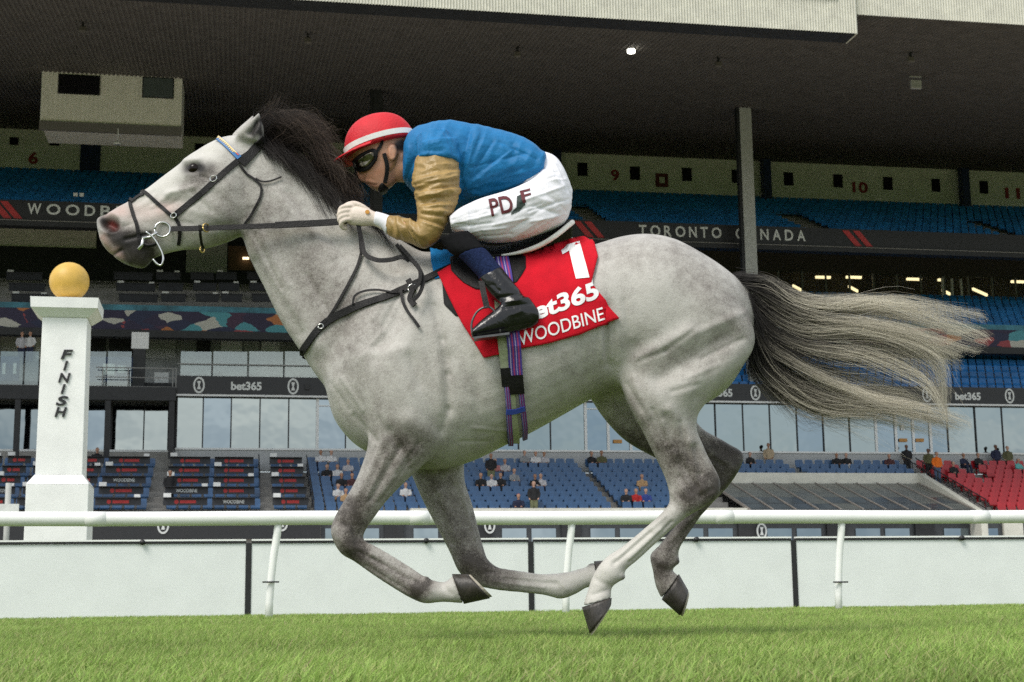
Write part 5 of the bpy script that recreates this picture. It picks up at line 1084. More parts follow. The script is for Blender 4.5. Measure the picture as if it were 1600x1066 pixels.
u, z = S(480, 605, LV); P4('speaker', black_m, (u-.12, u+.12, LV-.12, LV-.01, z-.14, z+.14))
# glass wall
GV = LV+.35; zgb, zgt = line_z(800, 703, GV), zb0-.11
refl, t_, b_ = new_mat('reflective_glass'); b_.inputs['Metallic'].default_value = 1.; b_.inputs['Base Color'].default_value = (.25, .29, .295, 1); b_.inputs['Roughness'].default_value = .045
nn = t_.nodes.new('ShaderNodeTexNoise'); nn.inputs['Scale'].default_value = .6; bp = t_.nodes.new('ShaderNodeBump'); bp.inputs['Strength'].default_value = .5; bp.inputs['Distance'].default_value = .03
tc_ = t_.nodes.new('ShaderNodeTexCoord'); t_.links.new(tc_.outputs['Object'], nn.inputs['Vector']); t_.links.new(nn.outputs['Fac'], bp.inputs['Height']); t_.links.new(bp.outputs[0], b_.inputs['Normal'])
refl2 = refl.copy(); refl2.node_tree.nodes['Principled BSDF'].inputs['Base Color'].default_value = (.20, .25, .285, 1)
P4('glass_wall_backing', dark_m, (uL, UR, GV+.2, GV+.5, zgb-.3, zb0-.02)); P4('wall_sill', wht, (uL, UR, GV-.06, GV+.19, zgb-.10, zgb)); P4('sill_wall', mat('pale_render', (.40, .41, .41), .8), (uL, UR, GV+.02, GV+.5, zgb-1.2, zgb-.104))
rg = random.Random(5); px = 276.
edges = [276, 317, 361, 406, 451, 496, 540, 585, 630, 675, 720, 765, 810, 860, 915, 950, 985, 1020, 1055, 1088, 1118, 1161, 1203, 1245, 1286, 1327, 1368, 1399, 1426, 1453, 1480, 1524, 1566, 1608, 1650]
for i, (a, b) in enumerate(zip(edges[:-1], edges[1:])):
    u0, u1 = Su(a, 660, GV), Su(b, 660, GV); door = a in (915, 950, 985, 1368, 1399, 1426, 1453, 496)
    mb = MB(); tl = rg.uniform(-.012, .012); mb.box(u0+.035, u1-.035, GV+.05, GV+.09, zgb+.005, zgt-.01); o = ub(mb, 'pane', refl2 if door or rg.random() < .12 else refl, gs)
    for v_ in o.data.vertices: v_.co.y += (v_.co.x-u0)*tl+(v_.co.z-zgb)*rg.uniform(-.001, .001)
    w_ = .075 if door else .032
    P4('mullion', wht if door else dark_m, (u0-w_, u0+w_, GV-.02, GV+.04, zgb+.002, zgt-.012))
    if door: P4('door_head', wht, (u0+w_, u1-w_, GV-.018, GV+.03, zgt-.42, zgt-.36))
orange = mat('orange_notice', (.45, .22, .05), .6)
for px, py in ((1411, 688), (1437, 688), (965, 690)):
    u, z = S(px, py, GV); P4('notice', orange, (u-.25, u+.25, GV-.035, GV-.025, z-.10, z+.10))
u, z = S(1410, 668, GV); P4('notice', tray_m, (u-.12, u+.12, GV-.035, GV-.025, z-.16, z+.16))
# left bay: recessed glazing under the balcony
zbl = line_z(200, 605, LV)
P4('balcony_beam', dark_m, (UL, uL-.02, LV-.2, LV+.2, line_z(200, 626, LV), zbl)); P4('balcony_soffit', roof_m, (UL, uL-.02, LV+.22, LV+3.2, line_z(200, 621, LV), zbl-.1)); P4('balcony_floor', conc, (UL, UR, LV+.32, 89.5, zbl-.08, zbl+.1))
GL = LV+2.; zl0, zl1 = line_z(200, 703, GL), line_z(200, 626, GL)
for a, b in ((-60, 22), (30, 68), (72, 124), (128, 166), (176, 224), (226, 262)):
    P4('pane', refl if a != 128 else refl2, (Su(a, 660, GL), Su(b, 660, GL), GL, GL+.05, zl0, zl1))
P4('recess_wall', dark_m, (UL, uL+.5, GL+.12, GL+.4, zl0-1.3, zl1+1.)); P4('recess_sill', wht, (UL, uL-.1, GL-.1, GL+.1, zl0-.12, zl0-.005)); P4('recess_base', conc, (UL, uL-.1, GL-.06, GL+.1, zl0-1.3, zl0-.125))
for px in (27, 168, 268): u = Su(px, 660, LV); P4('column', dark_m, (u-.14, u+.14, LV-.12, LV+.14, zgb-.6, line_z(200, 626, LV)-.005))
# balcony: rear wall, glass balustrade, furniture
RW = 88.; P4('balcony_rear_wall', mat('balcony_wall', (.30, .31, .30), .7, .15, .8), (UL, UR, RW, RW+.3, zbl, zm1+.25))
for px, m_, w, y0, y1 in ((60, wht, .12, 520, 560), (362, wht, .6, 524, 550), (421, wht, .6, 524, 550), (250, steel_p, .9, 520, 560), (190, dark_m, .7, 522, 560), (318, dark_m, .4, 525, 560), (140, dark_m, .9, 522, 556), (395, steel_p, .5, 524, 556), (20, steel_p, .6, 522, 556)):
    u, z = S(px, (y0+y1)/2, RW); hh = (y1-y0)/2/26.; P4('balcony_opening', m_, (u-w, u+w, RW-.08, RW-.005, z-hh, z+hh))
zb2 = line_z(370, 563, LV+.6)
for a, b in ((130, 165), (168, 205), (282, 330), (333, 386), (389, 442), (445, 500), (0, 36), (39, 60)):
    P4('balustrade_pane', balus, (Su(a, 575, LV+.5), Su(b, 575, LV+.5), LV+.5, LV+.52, line_z(a, 590 if a > 270 else 604, LV+.5), line_z(a, 549, LV+.5)))
P4('handrail', frame_d, (uL, Su(520, 570, LV+.4), LV+.38, LV+.44, line_z(370, 570, LV+.4)-.03, line_z(370, 570, LV+.4)+.03))
navy_w = mat('navy_wall', (.02, .045, .12), .6, .1, 2.)
for a, b in ((0, 30), (132, 208)): P4('navy_panel', navy_w, (Su(a, 575, LV+2.6), Su(b, 575, LV+2.6), LV+2.6, LV+2.8, line_z(a, 603, LV+2.6), line_z(a, 557, LV+2.6)))
for px, py, w, h in ((170, 577, .32, .30), (190, 577, .2, .2), (6, 576, .08, .3), (23, 576, .08, .3), (252, 594, .38, .42)): u, z = S(px, py, LV+2.5); P4('white_notice', tray_m, (u-w, u+w, LV+2.5, LV+2.55, z-h, z+h))
u, z = S(219, 532, LV+1.0); sb = root_at('sign_screen', u, LV+1, z, 'blank bright white screen standing on the balcony', 'screen'); P4('screen', tray_m, (u-.45, u+.45, LV+1, LV+1.1, z-.45, z+.45), root=sb, bevel=.01); P4('stand', dark_m, (u-.35, u+.28, LV+1.02, LV+1.5, zbl+.1, z-.46), root=sb)
chair_m = mat('grey_wicker', (.10, .10, .10), .8, .2, 20)
for i, px in enumerate((291, 315, 375, 398, 466, 489, 340, 430)):
    u, z = S(px, 584, LV+1.2+.5*(i % 3)); v = LV+1.2+.5*(i % 3); c_ = root_at('balcony_chair', u, v, zbl+.1, 'grey wicker balcony chair behind the glass balustrade', 'chair', 'wicker chairs on the balcony')
    P4('seat', chair_m, (u-.3, u+.3, v-.25, v+.25, zbl+.35, zbl+.5), root=c_); P4('backrest', chair_m, (u-.3, u+.3, v+.251, v+.32, zbl+.36, zbl+1.05), root=c_)
    for a, b in ((-.26, -.2), (.22, -.2), (-.26, .2), (.22, .2)): P4('leg', frame_d, (u+a, u+a+.04, v+b, v+b+.04, zbl+.1, zbl+.348), root=c_)
for x0, y0 in ((0, 0),):
    for px in (160, 200, 270, 275): u = Su(px, 590, LV-.05); P4('rail_post', frame_d, (u-.025, u+.025, LV+.0, LV+.05, zbl, zbl+1.05))
    P4('balcony_rail', frame_d, (Su(150, 580, LV), uL, LV, LV+.05, zbl+1.0, zbl+1.05)); P4('balcony_rail', frame_d, (Su(150, 580, LV), uL, LV, LV+.05, zbl+.5, zbl+.54))
# lower-middle blue tier at the right
zk0, zk1 = zb1-.55, line_z(1560, 560, 86.5); ub0 = Su(1060, 590, LV)
rake('lower_middle_steps', LV+.35, 87, zk0, zk1, 6, conc, ub0, UR)
seat_mass('lower_middle_seats', [(LV+.35+(i+.5)*(86.4-LV)/6, zk0+i*(zk1-zk0)/6, list(np.arange(ub0+.4, UR-1, .55))) for i in range(6)], mat('bright_blue_plastic_seat', (.010, .16, .45), .4, .25, 1.1), 'rows of bright blue seats directly above the sponsor ribbon')
P4('pale_glass_band', balus, (ub0, UR, 87.2, 87.25, zk1-.1, zk1+.9))
# hanging box under the roof, ceiling fittings
CV = on_ceiling(170, 116)[1]; u0, z1 = S(66, 108, CV); u1, z0 = S(283, 197, CV); z1 = line_z(170, 113, CV); z0 = line_z(170, 194, CV)
cream_b = mat('pale_cladding', (.82, .80, .72), .7, .05, 2.); pbx = root_at('press_box', (u0+u1)/2, CV, z0, 'cream clad press box hanging under the dark roof', 'press box')
corrugated('front_cladding', u0, u1, .24, .04, lambda u, d: ((u, CV-d, z0), (u, CV-d, z1)), cream_b, pbx); P4('shell', cream_w, (u0, u1, CV+.06, CV+4, z0, z1+.6), root=pbx)
P4('fascia_strip', mat('grey_strip', (.16, .15, .14), .7), (u0-.03, u1+.03, CV-.12, CV+.05, z0-.52, z0-.004), root=pbx)
for px, py, w, h, m_ in ((123.5, 132, 31, 30, win_d), (247, 137, 47, 32, mat('grey_window', (.09, .11, .11), .3))):
    u, z = S(px, py, CV-.1); w2, h2_ = (w if w > 40 else 62)/2/29.5, h/2/29.5; wn = P4('window', m_, (u-w2, u+w2, CV-.10, CV-.055, z-h2_, z+h2_), root=pbx); P4('frame', dark_m, (u-w2-.06, u+w2+.06, CV-.06, CV-.052, z-h2_-.06, z+h2_+.06), root=pbx)
u, v, z = on_ceiling(986, 75); mb = MB(); mb.tube([(u, v, z-.25), (u, v, z-.1)], .20, 16); dl = root_at('ceiling_lamp', u, v, z, 'single lit white lamp under the dark roof', 'lamp'); ub(mb, 'lens', emit_mat('lamp_glow', (1, .97, .85), 4.), dl); mb = MB(); mb.tube([(u, v, z-.095), (u, v, z+.05)], .25, 16); ub(mb, 'housing', dark_m, dl)
for (px, py), lb in zip(((130, 32), (481, 50), (808, 72), (1122, 88), (1422, 80)), ('at the far left above the cream press box', 'above the horse mane', 'above the jockey back', 'right of the lit ceiling lamp', 'above the grey junction box')):
    u, v, z = on_ceiling(px, py); r_ = root_at('roof_speaker', u, v, z, 'small dark speaker hung from the roof ' + lb, 'speaker', 'speakers under the roof'); P4('bracket', dark_m, (u-.05, u+.05, v-.05, v+.05, z-.3, z+.05), root=r_); P4('horn', roof_m, (u-.17, u+.17, v-.14, v+.14, z-.6, z-.305), root=r_, bevel=.05)
u, v, z = on_ceiling(1430, 118); r_ = root_at('junction_box', u, v, z, 'grey junction box with cables on the roof underside', 'junction box'); P4('case', steel_p, (u-.3, u+.3, v-.1, v+.1, z-.75, z-.28), root=r_, bevel=.02); P4('hanger', steel_p, (u-.34, u+.34, v-.05, v+.05, z-.12, z-.04), root=r_)
u, z = S(184, 222, 79); hl = root_at('hanging_lamp', u, 79, z, 'small pale bell lamp hanging below the press box', 'lamp'); mb = MB(); mb.tube([(u, 79, z-.12), (u, 79, z), (u, 79, z+.1)], [.26, .12, .04], 10); ub(mb, 'shade', tray_m, hl, True); P4('rod', tray_m, (u-.02, u+.02, 78.98, 79.02, z+.1, z+.75), root=hl)
u, z = S(123, 305, UV1+.6); P4('floodlight', tray_m, (u-.28, u-.05, UV1+.5, UV1+.6, z-.1, z+.1)); P4('floodlight', tray_m, (u+.05, u+.28, UV1+.5, UV1+.6, z-.1, z+.1))
# ================================================================== LOWER SEATING BOWL
V0, V1 = 71., 79.6
zA, zB = line_z(800, 797, V0), line_z(800, 720, V1); NR = 10
rv = lambda i: V0+(i+.5)*(V1-V0)/NR
rz = lambda i: zA-.42+i*(zB-zA)/NR
uCan0, uCan1 = Su(1108, 745, 76.5), Su(1432, 745, 76.5)
def steps(name, u0, u1, i0=0):
    mb = MB(); dv = (V1-V0)/NR; prof = []
    for i in range(i0, NR): prof += [(V0+i*dv, rz(i)), (V0+(i+1)*dv, rz(i))]
    prof += [(V1, 0), (V0+i0*dv, 0)]; k = len(prof)
    mb.add([(u0, v, z) for v, z in prof]+[(u1, v, z) for v, z in prof], [tuple(range(k)), tuple(range(2*k-1, k-1, -1))]+[((i+1) % k, i, k+i, k+(i+1) % k) for i in range(k)]); return ub(mb, name, conc, gs)
steps('seating_steps', UL, uCan0); steps('seating_steps', uCan0+.02, uCan1, 7); steps('seating_steps', uCan1+.02, UR)
# front of the bowl: black band at the left, pale ledge and doors at the right
zl = zA-.5; ub1 = Su(500, 820, V0)
P4('band_board', led, (UL, ub1, V0-.35, V0-.1, line_z(300, 843, V0), line_z(300, 797, V0)-.06))
for px, py in ((255, 821), (441, 817), (765, 821), (1190, 830)): emblem(px, py, V0-.36, .9)
P4('pale_ledge', cream, (Su(640, 797, V0), uCan0, V0-.5, V0+.1, line_z(900, 802, V0), line_z(900, 795, V0)))
slate = mat('slate_shopfront', (.05, .055, .06), .5, .15, 2.)
P4('shopfront', slate, (ub1+.05, UR, V0-.02, V0-.0, 0, line_z(900, 803, V0)))
for px in range(508, 1640, 46):
    if px % 3: u0, u1 = Su(px, 830, V0), Su(px+38, 830, V0); P4('shop_window', refl2, (u0, u1, V0-.08, V0-.03, line_z(px, 858, V0), line_z(px, 826, V0)))
    else: P4('shop_pier', cream if px > 1490 else dark_m, (Su(px, 830, V0), Su(px+30, 830, V0), V0-.2, V0-.03, 0, line_z(px, 812, V0)))
# sloping glazed canopy and its parapet, raking wall
zp1, zp0 = line_z(1270, 739, 76.5), line_z(1270, 753, 76.5)
P4('canopy_parapet', cream, (uCan0, uCan1+.35, 76.5, 76.8, zp0-.4, zp1))
can = root_at('glass_canopy', (uCan0+uCan1)/2, 73, line_z(1300, 797, 70.3), 'sloping dark glazed canopy in front of the white parapet', 'canopy')
c0v, c1v = 70.3, 76.4; cz0, cz1 = line_z(1300, 796, c0v), line_z(1270, 755, c1v)
dpan = mat('dark_canopy_glass', (.035, .04, .045), .22, .3, .8); lpan = mat('grey_canopy_glass', (.13, .135, .12), .3, .2, 1.); bar_m = mat('canopy_bar', (.30, .27, .24), .5)
nc = 10
for j in range(3):
    for i in range(nc):
        a0, a1 = uCan0+(uCan1-uCan0)*i/nc+.05, uCan0+(uCan1-uCan0)*(i+1)/nc-.05; t0, t1 = (0, .22, .46)[j]+.012, (.22, .46, 1)[j]-.012
        q = lambda t: (c0v+(c1v-c0v)*t, cz0+(cz1-cz0)*t)
        (va, za), (vb, zb) = q(t0), q(t1); mb = MB(); mb.add([(a0, va, za), (a1, va, za), (a1, vb, zb), (a0, vb, zb), (a0, va, za-.05), (a1, va, za-.05), (a1, vb, zb-.05), (a0, vb, zb-.05)], [(0,1,2,3), (7,6,5,4), (0,4,5,1), (1,5,6,2), (2,6,7,3), (3,7,4,0)])
        ub(mb, 'pane', dpan if (j < 2 and (i+j) % 5 != 4) else lpan, can)
for i in range(nc+1):
    a = uCan0+(uCan1-uCan0)*i/nc; mb = MB(); mb.add([(a-.045, c0v, cz0+.04), (a+.045, c0v, cz0+.04), (a+.045, c1v, cz1+.04), (a-.045, c1v, cz1+.04), (a-.045, c0v, cz0-.08), (a+.045, c0v, cz0-.08), (a+.045, c1v, cz1-.08), (a-.045, c1v, cz1-.08)], [(0,1,2,3), (7,6,5,4), (0,4,5,1), (1,5,6,2), (2,6,7,3), (3,7,4,0)]); ub(mb, 'glazing_bar', bar_m, can)
P4('gutter', dark_m, (uCan0, uCan1, c0v-.25, c0v-.06, cz0-.25, cz0-.02), root=can)
mb = MB(); a = uCan1+.1; mb.add([(a, 76.49, zp1), (a+.35, 76.49, zp1), (a+.35, 69.8, line_z(1545, 801, 69.8)), (a, 69.8, line_z(1545, 801, 69.8)), (a, 76.49, 0), (a+.35, 76.49, 0), (a+.35, 69.8, 0), (a, 69.8, 0)], [(0,3,2,1), (4,5,6,7), (0,1,5,4), (1,2,6,5), (2,3,7,6), (3,0,4,7)]); ub(mb, 'raking_wall', cream, gs)
# seats one by one
seat_me = seat_geo().mesh('seat'); seat_me.materials.append(navy_seat); red_me = seat_geo().mesh('red_seat'); red_me.materials.append(mat('red_plastic_seat', (.42, .012, .02), .4, .15, 3.))
HBc = BVHTree.FromPolygons([tuple(x) for x in get_co(body_me)], [tuple(q.vertices) for q in body_me.polygons])
def hidden(u, v, z):
    for du, dz in ((-.2, .5), (.2, .5), (0, .85), (0, .45)):
        p = Wp(u+du, v, z+dz); x = topx(np.array([tuple(p)]))[0]
        if not (-5 < x[0] < 1605): continue
        d_ = (p-CAMP).normalized()
        if HBc.ray_cast(CAMP, d_, 20)[0] is None and x[1] < 800 and not (45 < x[0] < 135): return False
    return True
def seat(u, i, me, name, label, group):
    if hidden(u, rv(i)+.1, rz(i)): return
    global n_navy
    o = bpy.data.objects.new(name, me); COL.objects.link(o); o.location = Wp(u, rv(i)+.1, rz(i)); o.rotation_euler.z = PSI+random.uniform(-.03, .03)
    return tag(o, label + ', %s row from the front' % ('first', 'second', 'third', 'fourth', 'fifth', 'sixth', 'seventh', 'eighth', 'ninth', 'tenth')[i], 'seat', group)
uc0, uc1, uc2, uc3, uc4, uc5 = Su(486, 715, V1), Su(560, 715, V1), Su(700, 715, V1), Su(893, 715, V1), Su(906, 715, V1), Su(1000, 715, V1)
n_navy = 0
box_rows = []
for a, b, lb in ((uc0, Su(655, 715, V1), 'navy seat in the block left of the grey horse foreleg'), (Su(700, 715, V1), uc3, 'navy plastic seat in the large block under the horse belly'), (uc4+.5, Su(1040, 715, V1), 'navy plastic seat in the small block by the grey stairs')):
    for i in range(NR):
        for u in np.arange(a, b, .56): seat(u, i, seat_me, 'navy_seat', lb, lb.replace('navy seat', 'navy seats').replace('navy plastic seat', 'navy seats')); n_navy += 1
for i in (7, 8, 9):
    for u in np.arange(uCan0+.5, Su(1400, 720, V1), .58):
        if abs(u-Su(1232, 720, V1)) > .4: seat(u, i, seat_me, 'navy_seat', 'navy seat in the short rows above the white parapet', 'navy seats above the white parapet'); n_navy += 1
ur0 = uCan1+1.75
for i in range(NR):
    for u in np.arange(ur0+(.0 if i > 6 else .6), Su(1640, 740, V1), .56):
        if not (abs(u-ur0-2.6) < .5 and i > 5): seat(u, i, red_me, 'red_seat', 'red plastic seat beside the stairs at the right edge', 'red seats beside the stairs')
# box seats at the left, each with a desk
desk_m = mat('dark_desk', (.022, .024, .030), .55, .2, 3.); red_txt = mat('red_lettering', (.45, .03, .03), .6); seat_m2 = seat_me
ORD = ('first', 'second', 'third', 'fourth', 'fifth', 'sixth', 'seventh', 'eighth', 'ninth', 'tenth')
BDESC = ('at the left photo edge', 'just left of the finish post', 'behind the finish post', 'first block right of finish post', 'second block right of finish post', 'third block right of finish post', 'fourth block right of finish post', 'fifth block right of finish post')
blocks = [(-30, 16), (20, 60), (66, 122), (124, 172), (174, 242), (268, 334), (336, 400), (420, 474)]
for bi, (a, b) in enumerate(blocks):
    for r in range(5):
        i = r*2; v = rv(i); u0, u1 = Su(a, 715, V1), Su(b, 715, V1); w = u1-u0-.15; z = rz(i)
        pale = (bi+r) % 4 == 2 and r < 3; t_ = 'pale' if pale else 'red'
        d_ = root_at('box_desk', u0+w/2, v-.35, z, '%s lettered dark desk, %s row from the front, %s' % (t_, ORD[r], BDESC[bi]), 'desk', 'box seat desks with %s lettering' % t_)
        P4('panel', desk_m, (u0, u0+w, v-.40, v-.34, z+.66, z+.98), root=d_); P4('desktop', desk_m, (u0, u0+w, v-.62, v-.20, z+.982, z+1.01), root=d_)
        if pale: text_uv('lettering', 'WOODBINE', u0+w*.25, u0+w*.75, z+.74, z+.90, v-.41, letter_m, d_, .02)
        else:
            mb = MB(); uu = u0+w*.3; n_ = 12; mb.add([(uu+.10*math.cos(x), v-.41, z+.82+.10*math.sin(x)) for x in np.linspace(0, 2*math.pi, 13)[:-1]], [tuple(range(11, -1, -1))]); ub(mb, 'disc', red_txt, d_)
            P4('lettering', red_txt, (uu+.16, u0+w*.74, v-.412, v-.405, z+.75, z+.89), root=d_)
        if (bi+r) % 2: P4('tray', tray_m, (u0+.02, u0+.36, v-.66, v-.36, z+1.013, z+1.2), root=d_)
        if (bi*3+r) % 4 == 0: P4('tray', tray_m, (u1-.45, u1-.18, v-.6, v-.36, z+1.013, z+1.15), root=d_)
        for k in range(3 if w < 1.9 else 4):
            if i+1 < NR: box_rows.append((rv(i+1)-.1, rz(i+1)-.12, [u0+.32+k*.56]))
    for px, y in (): pass
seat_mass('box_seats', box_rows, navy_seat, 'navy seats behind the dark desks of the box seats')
hr = mat('black_handrail', (.02, .02, .022), .5)
def rails(name, label, pts, h=.95):         # sloping handrail down an aisle: u, row0, row1
    u, i0, i1 = pts; r_ = root_at(name, u, rv(i0), rz(i0), label, 'handrail', 'handrails in the stand')
    for i in range(i0, i1+1, 2): P4('post', hr, (u-.025, u+.025, rv(i)-.025, rv(i)+.025, rz(i), rz(i)+h), root=r_)
    mb = MB(); mb.tube([(u, rv(i0), rz(i0)+h), (u, rv(i1), rz(i1)+h)], .03, 6); ub(mb, 'rail', hr, r_); mb = MB(); mb.tube([(u, rv(i0), rz(i0)+h*.5), (u, rv(i1), rz(i1)+h*.5)], .022, 6); ub(mb, 'rail', hr, r_)
rails('handrail', 'black handrail beside the raking cream wall', (uCan1+.65, 0, 9)); rails('handrail', 'black handrail along the red seats', (ur0-.45, 0, 9)); rails('handrail', 'black handrail between the navy seats and the stairs', (Su(1046, 715, V1), 3, 9)); rails('handrail', 'black handrail right of the box seats', (Su(478, 715, V1), 0, 9)); rails('handrail', 'black handrail by the concrete aisle of the box seats', (Su(404, 715, V1), 4, 9))
# thin pole at the far left edge
u, z = S(12, 790, 30); tp = root_at('marker_pole', u, 30, 0, 'thin grey pole with a small white plate beside the finish post', 'pole'); mb = MB(); mb.tube([(u, 30, 0), (u, 30, S(12, 755, 30)[1])], .055, 8); ub(mb, 'pole', steel_p, tp, True); P4('plate', tray_m, (u-.22, u+.22, 29.9, 29.93, S(12, 800, 30)[1], S(12, 788, 30)[1]), root=tp)

# ================================================================== SPECTATORS
def figure(sitting):
    H = {}
    def fz(shapes, vox=.03, it=2):
        mb = MB()
        for p, r in shapes: mb.tube(p, r, 10)
        return fuse(mb, vox, it, 'spectator')
    if sitting:
        hip, sh, y0 = .46, .95, .08
        legs = [([(s*.10, .08, .48), (s*.12, -.38, .50), (s*.12, -.42, .25), (s*.12, -.42, .06), (s*.12, -.54, .04)], [.10, .085, .07, .055, .05]) for s in (-1, 1)]
        arms = [([(s*.19, .06, .90), (s*.25, .0, .66), (s*.16, -.22, .60)], [.065, .058, .045]) for s in (-1, 1)]; hands = [([(s*.16, -.22, .60), (s*.10, -.30, .60)], [.045, .03]) for s in (-1, 1)]
        tor = [([(0, .10, .42), (0, .10, .62), (0, .08, .86), (0, .07, .97)], [.17, .16, .17, .07])]
    else:
        legs = [([(s*.09, 0, .92), (s*.11, -.01, .5), (s*.11, .01, .08), (s*.11, -.12, .04)], [.11, .08, .055, .05]) for s in (-1, 1)]
        arms = [([(s*.19, 0, 1.42), (s*.27, .02, 1.16), (s*.22, -.10, .95)], [.07, .06, .045]) for s in (-1, 1)]; hands = [([(s*.22, -.10, .95), (s*.20, -.15, .88)], [.045, .03]) for s in (-1, 1)]
        tor = [([(0, 0, .88), (0, 0, 1.1), (0, 0, 1.38), (0, 0, 1.49)], [.17, .16, .18, .07])]
    top = tor[0][0][-1]; hx, hy_, hz = top; head = [([(0, hy_, hz-.04), (0, hy_-.02, hz+.06), (0, hy_-.03, hz+.13), (0, hy_-.02, hz+.22), (0, hy_, hz+.26)], [.055, .06, .092, .098, .05]), ([(0, hy_-.11, hz+.13), (0, hy_-.135, hz+.11)], [.022, .018])]
    hairs = [([(0, hy_+.035, hz+.13), (0, hy_+.03, hz+.22), (0, hy_+.0, hz+.27)], [.075, .095, .055])]
    sk = [(p, [q*.9 for q in r]) for p, r in tor+arms+legs]
    return dict(body=fz(head+hands+sk), jacket=fz([(p, [q*1.12 for q in r]) for p, r in tor]+[(p, [q*1.15 for q in r]) for p, r in arms]), trousers=fz([(p, [q*1.1 for q in r]) for p, r in legs]), hair=fz(hairs, .022, 1))
FIG = {True: figure(True), False: figure(False)}
pm = {}
def colm(c):
    if c not in pm: pm[c] = mat('fabric_%d' % len(pm), c, .85, .1, 8.)
    return pm[c]
PAL = dict(white=(.62, .62, .62), black=(.014, .014, .016), grey=(.26, .27, .28), blue=(.03, .06, .25), red=(.42, .02, .02), tan=(.42, .27, .14), olive=(.10, .10, .045), navy=(.015, .02, .05), pink=(.5, .2, .2), pale=(.45, .44, .46), maroon=(.08, .03, .03), orange=(.75, .16, .01), teal=(.12, .4, .38), khaki=(.16, .17, .09), beige=(.42, .33, .22), denim=(.08, .12, .2))
skins = [(.45, .25, .17), (.36, .19, .12), (.16, .08, .05), (.5, .3, .22)]
for m_ in FIG.values():
    for me in m_.values(): me.materials.append(None); me.polygons.foreach_set('use_smooth', [True]*len(me.polygons))
def person(px, py, sit, top, leg='navy', label='', v=None, z=None, hair_c=(.03, .02, .015), sk=0, hat=None, s=1.):
    hh = 1.22 if sit else 1.75
    if v is None:                        # find the row of steps that puts the head at this pixel
        best = min(range(NR), key=lambda i: abs(topx(np.array([tuple(Wp(Su(px, py, rv(i)), rv(i), rz(i)+hh))]))[0, 1]-py)); v = rv(best)+(.1 if sit else -.1); z = rz(best)
    u = Su(px, py, v); r_ = empty('person', Wp(u, v, z), PSI+random.uniform(-.35, .35), label, 'person', 'spectators in the stand'); r_.scale = (s, s, s*random.uniform(.96, 1.04))
    for nm_, me in FIG[sit].items():
        o = bpy.data.objects.new(nm_ if not (nm_ == 'hair' and hat) else 'hat', me); COL.objects.link(o); o.parent = r_
        o.material_slots[0].link = 'OBJECT'; o.material_slots[0].material = colm(skins[sk] if nm_ == 'body' else PAL[top] if nm_ == 'jacket' else PAL[leg] if nm_ == 'trousers' else (PAL[hat] if hat else hair_c))
    return r_
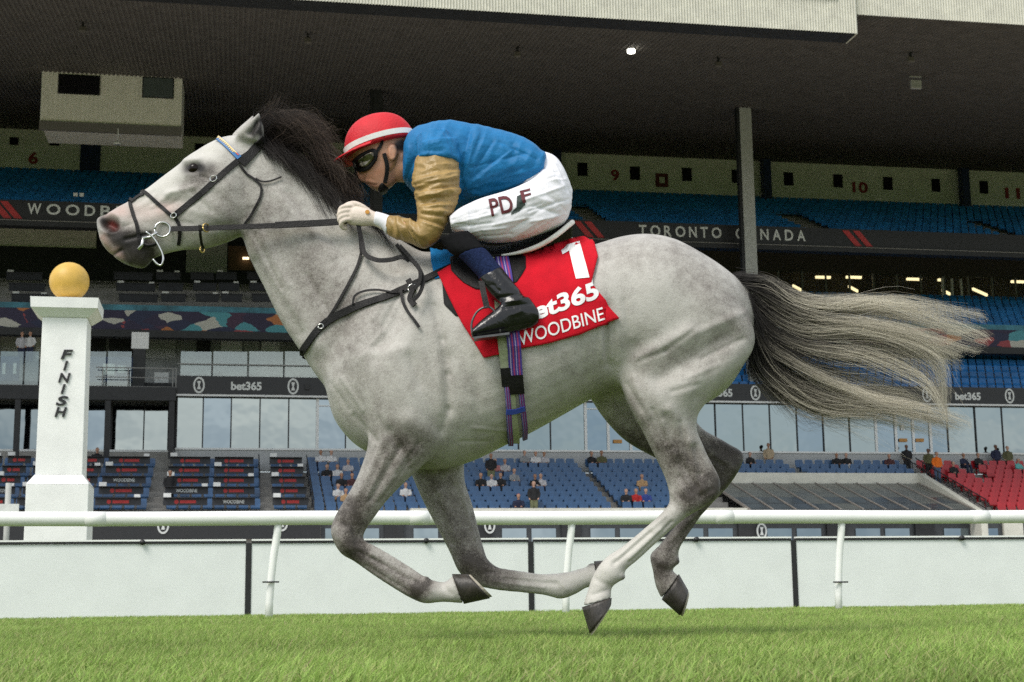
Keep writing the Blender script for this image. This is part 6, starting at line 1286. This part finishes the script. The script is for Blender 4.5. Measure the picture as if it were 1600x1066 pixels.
ppl = [(501, 705, 1, 'white', 'navy', 'person in white shirt, leftmost in the top row left of the foreleg'), (518, 705, 1, 'white', 'grey', 'person in white shirt, second in the top row left of the foreleg'), (544, 717, 1, 'pale', 'navy', 'person in pale shirt seated just left of the grey foreleg'),
  (511, 725, 1, 'black', 'black', 'person in black seated left of a person in a bright white top'), (527, 724, 1, 'white', 'navy', 'person in bright white top between people in black, left of the foreleg'), (534, 740, 1, 'black', 'navy', 'person in black seated below the bright white top'), (550, 738, 1, 'maroon', 'navy', 'person in dark maroon seated close to the foreleg'),
  (529, 757, 1, 'white', 'tan', 'person in white top with bare legs seated low left of the foreleg'), (541, 760, 1, 'tan', 'black', 'person in tan seated low beside the foreleg'), (634, 756, 1, 'white', 'navy', 'person in white shirt seated between the two forelegs'),
  (767, 709, 0, 'black', 'khaki', 'standing person in black top and khaki trousers under the girth'), (774, 718, 1, 'pink', 'navy', 'person in pink seated behind the standing person in khaki trousers'), (789, 717, 1, 'pale', 'navy', 'person in pale top seated right of the standing person in khaki'), (820, 705, 1, 'grey', 'navy', 'person in grey, left of three in the top row under the belly'),
  (837, 704, 1, 'white', 'navy', 'person in white, middle of three in the top row under the belly'), (850, 704, 1, 'pale', 'navy', 'person in pale top, right of three in the top row under the belly'), (751, 742, 1, 'black', 'black', 'person in black, left of three seated together in mid block'), (768, 742, 1, 'white', 'navy', 'person in white, middle of three seated together in mid block'),
  (782, 744, 1, 'black', 'black', 'person in black, right of three seated together in mid block'), (804, 734, 1, 'grey', 'denim', 'person in grey shirt seated alone in mid block'), (836, 738, 1, 'black', 'navy', 'person in black leaning behind a grey shirt in mid block'), (845, 742, 1, 'pale', 'navy', 'person in grey white shirt beside a person in black'),
  (810, 772, 1, 'navy', 'navy', 'person with a red cap seated in the lowest rows'), (834, 761, 0, 'black', 'khaki', 'standing person in black shirt at the lowest rows'), (925, 711, 1, 'black', 'black', 'person in black in the top row of the small block'), (940, 707, 1, 'olive', 'navy', 'person in olive in the top row of the small block'),
  (1003, 742, 1, 'tan', 'tan', 'person in tan jacket seated by the grey stairs'), (978, 761, 1, 'black', 'black', 'person in black with red beside, left of the red jacket'), (994, 762, 1, 'red', 'navy', 'person in red jacket seated by the hind leg'), (1009, 762, 1, 'blue', 'navy', 'person in blue jacket seated by the hind leg'),
  (1307, 711, 1, 'black', 'black', 'person in black above the white parapet, left of a pair'), (1322, 711, 1, 'black', 'white', 'person in black with white trousers above the white parapet'), (1389, 708, 1, 'maroon', 'navy', 'person in dark maroon at the right end of the parapet rows'),
  (1449, 688, 0, 'olive', 'black', 'standing person in olive coat at the head of the stairs'), (1463, 708, 0, 'orange', 'denim', 'person in bright orange vest on the stairs'), (1506, 708, 1, 'navy', 'navy', 'person in dark suit, left of two in the top red row'), (1529, 710, 1, 'black', 'navy', 'person in dark coat, right of two in the top red row'),
  (1573, 690, 0, 'olive', 'black', 'standing person in olive coat behind the red seats'), (1592, 716, 1, 'teal', 'navy', 'person in teal seated in the red seats at the right edge'), (1490, 722, 1, 'black', 'black', 'person in black seated at the left end of the red seats'),
  (1200, 688, 0, 'beige', 'beige', 'standing person in beige coat and dark cap by the glass wall'), (1172, 696, 1, 'black', 'black', 'dark seated figure in place of a reflection in the glass, left of the beige coat'), (1141, 694, 1, 'maroon', 'navy', 'person half hidden behind the far hock'), (1416, 698, 0, 'black', 'black', 'standing person in black in front of the glass doors'), (1555, 694, 0, 'navy', 'navy', 'standing person in navy left of the olive coat by the glass'),  # the seated black figure stands in for a dark reflection in the glass
  (266, 735, 0, 'black', 'black', 'standing person in black jacket and pale cap in the box seat aisle'), (152, 702, 1, 'black', 'black', 'person in black seated high in the box seats beside the finish post')]
for i, (x, y, sit, tp_, lg, lb) in enumerate(ppl):
    kw = {}
    if (x, y) == (810, 772): kw['hat'] = 'red'
    if x == 266: kw['hat'] = 'pale'
    if x == 1200: kw['hat'] = 'black'
    if (x, y) in ((1449, 688), (1573, 690), (1200, 688), (1416, 698), (1555, 694)): kw.update(v=GV-.55 if x != 1449 else 78.4, z=rz(9) if x != 1449 else rz(8))
    if y < 712 and sit and x not in (152,): kw.update(v=rv(9)+.1, z=rz(9))
    person(x, y, bool(sit), tp_, lg, lb, sk=(2 if x in (1449, 1416, 1555) else i % 2 * 3 if i % 5 else 1), hair_c=((.03, .02, .015), (.10, .06, .03), (.3, .28, .26))[i % 3 if i % 7 else 2], **kw)
for x, y, tp_, lb in ((35, 520, 'pale', 'person in pale blue shirt at the left on the balcony'), (48, 517, 'white', 'person in white shirt with folded arms on the balcony')): person(x, y, False, tp_, 'navy', lb, v=LV+3., z=line_z(x, y, LV+3.)-1.75)
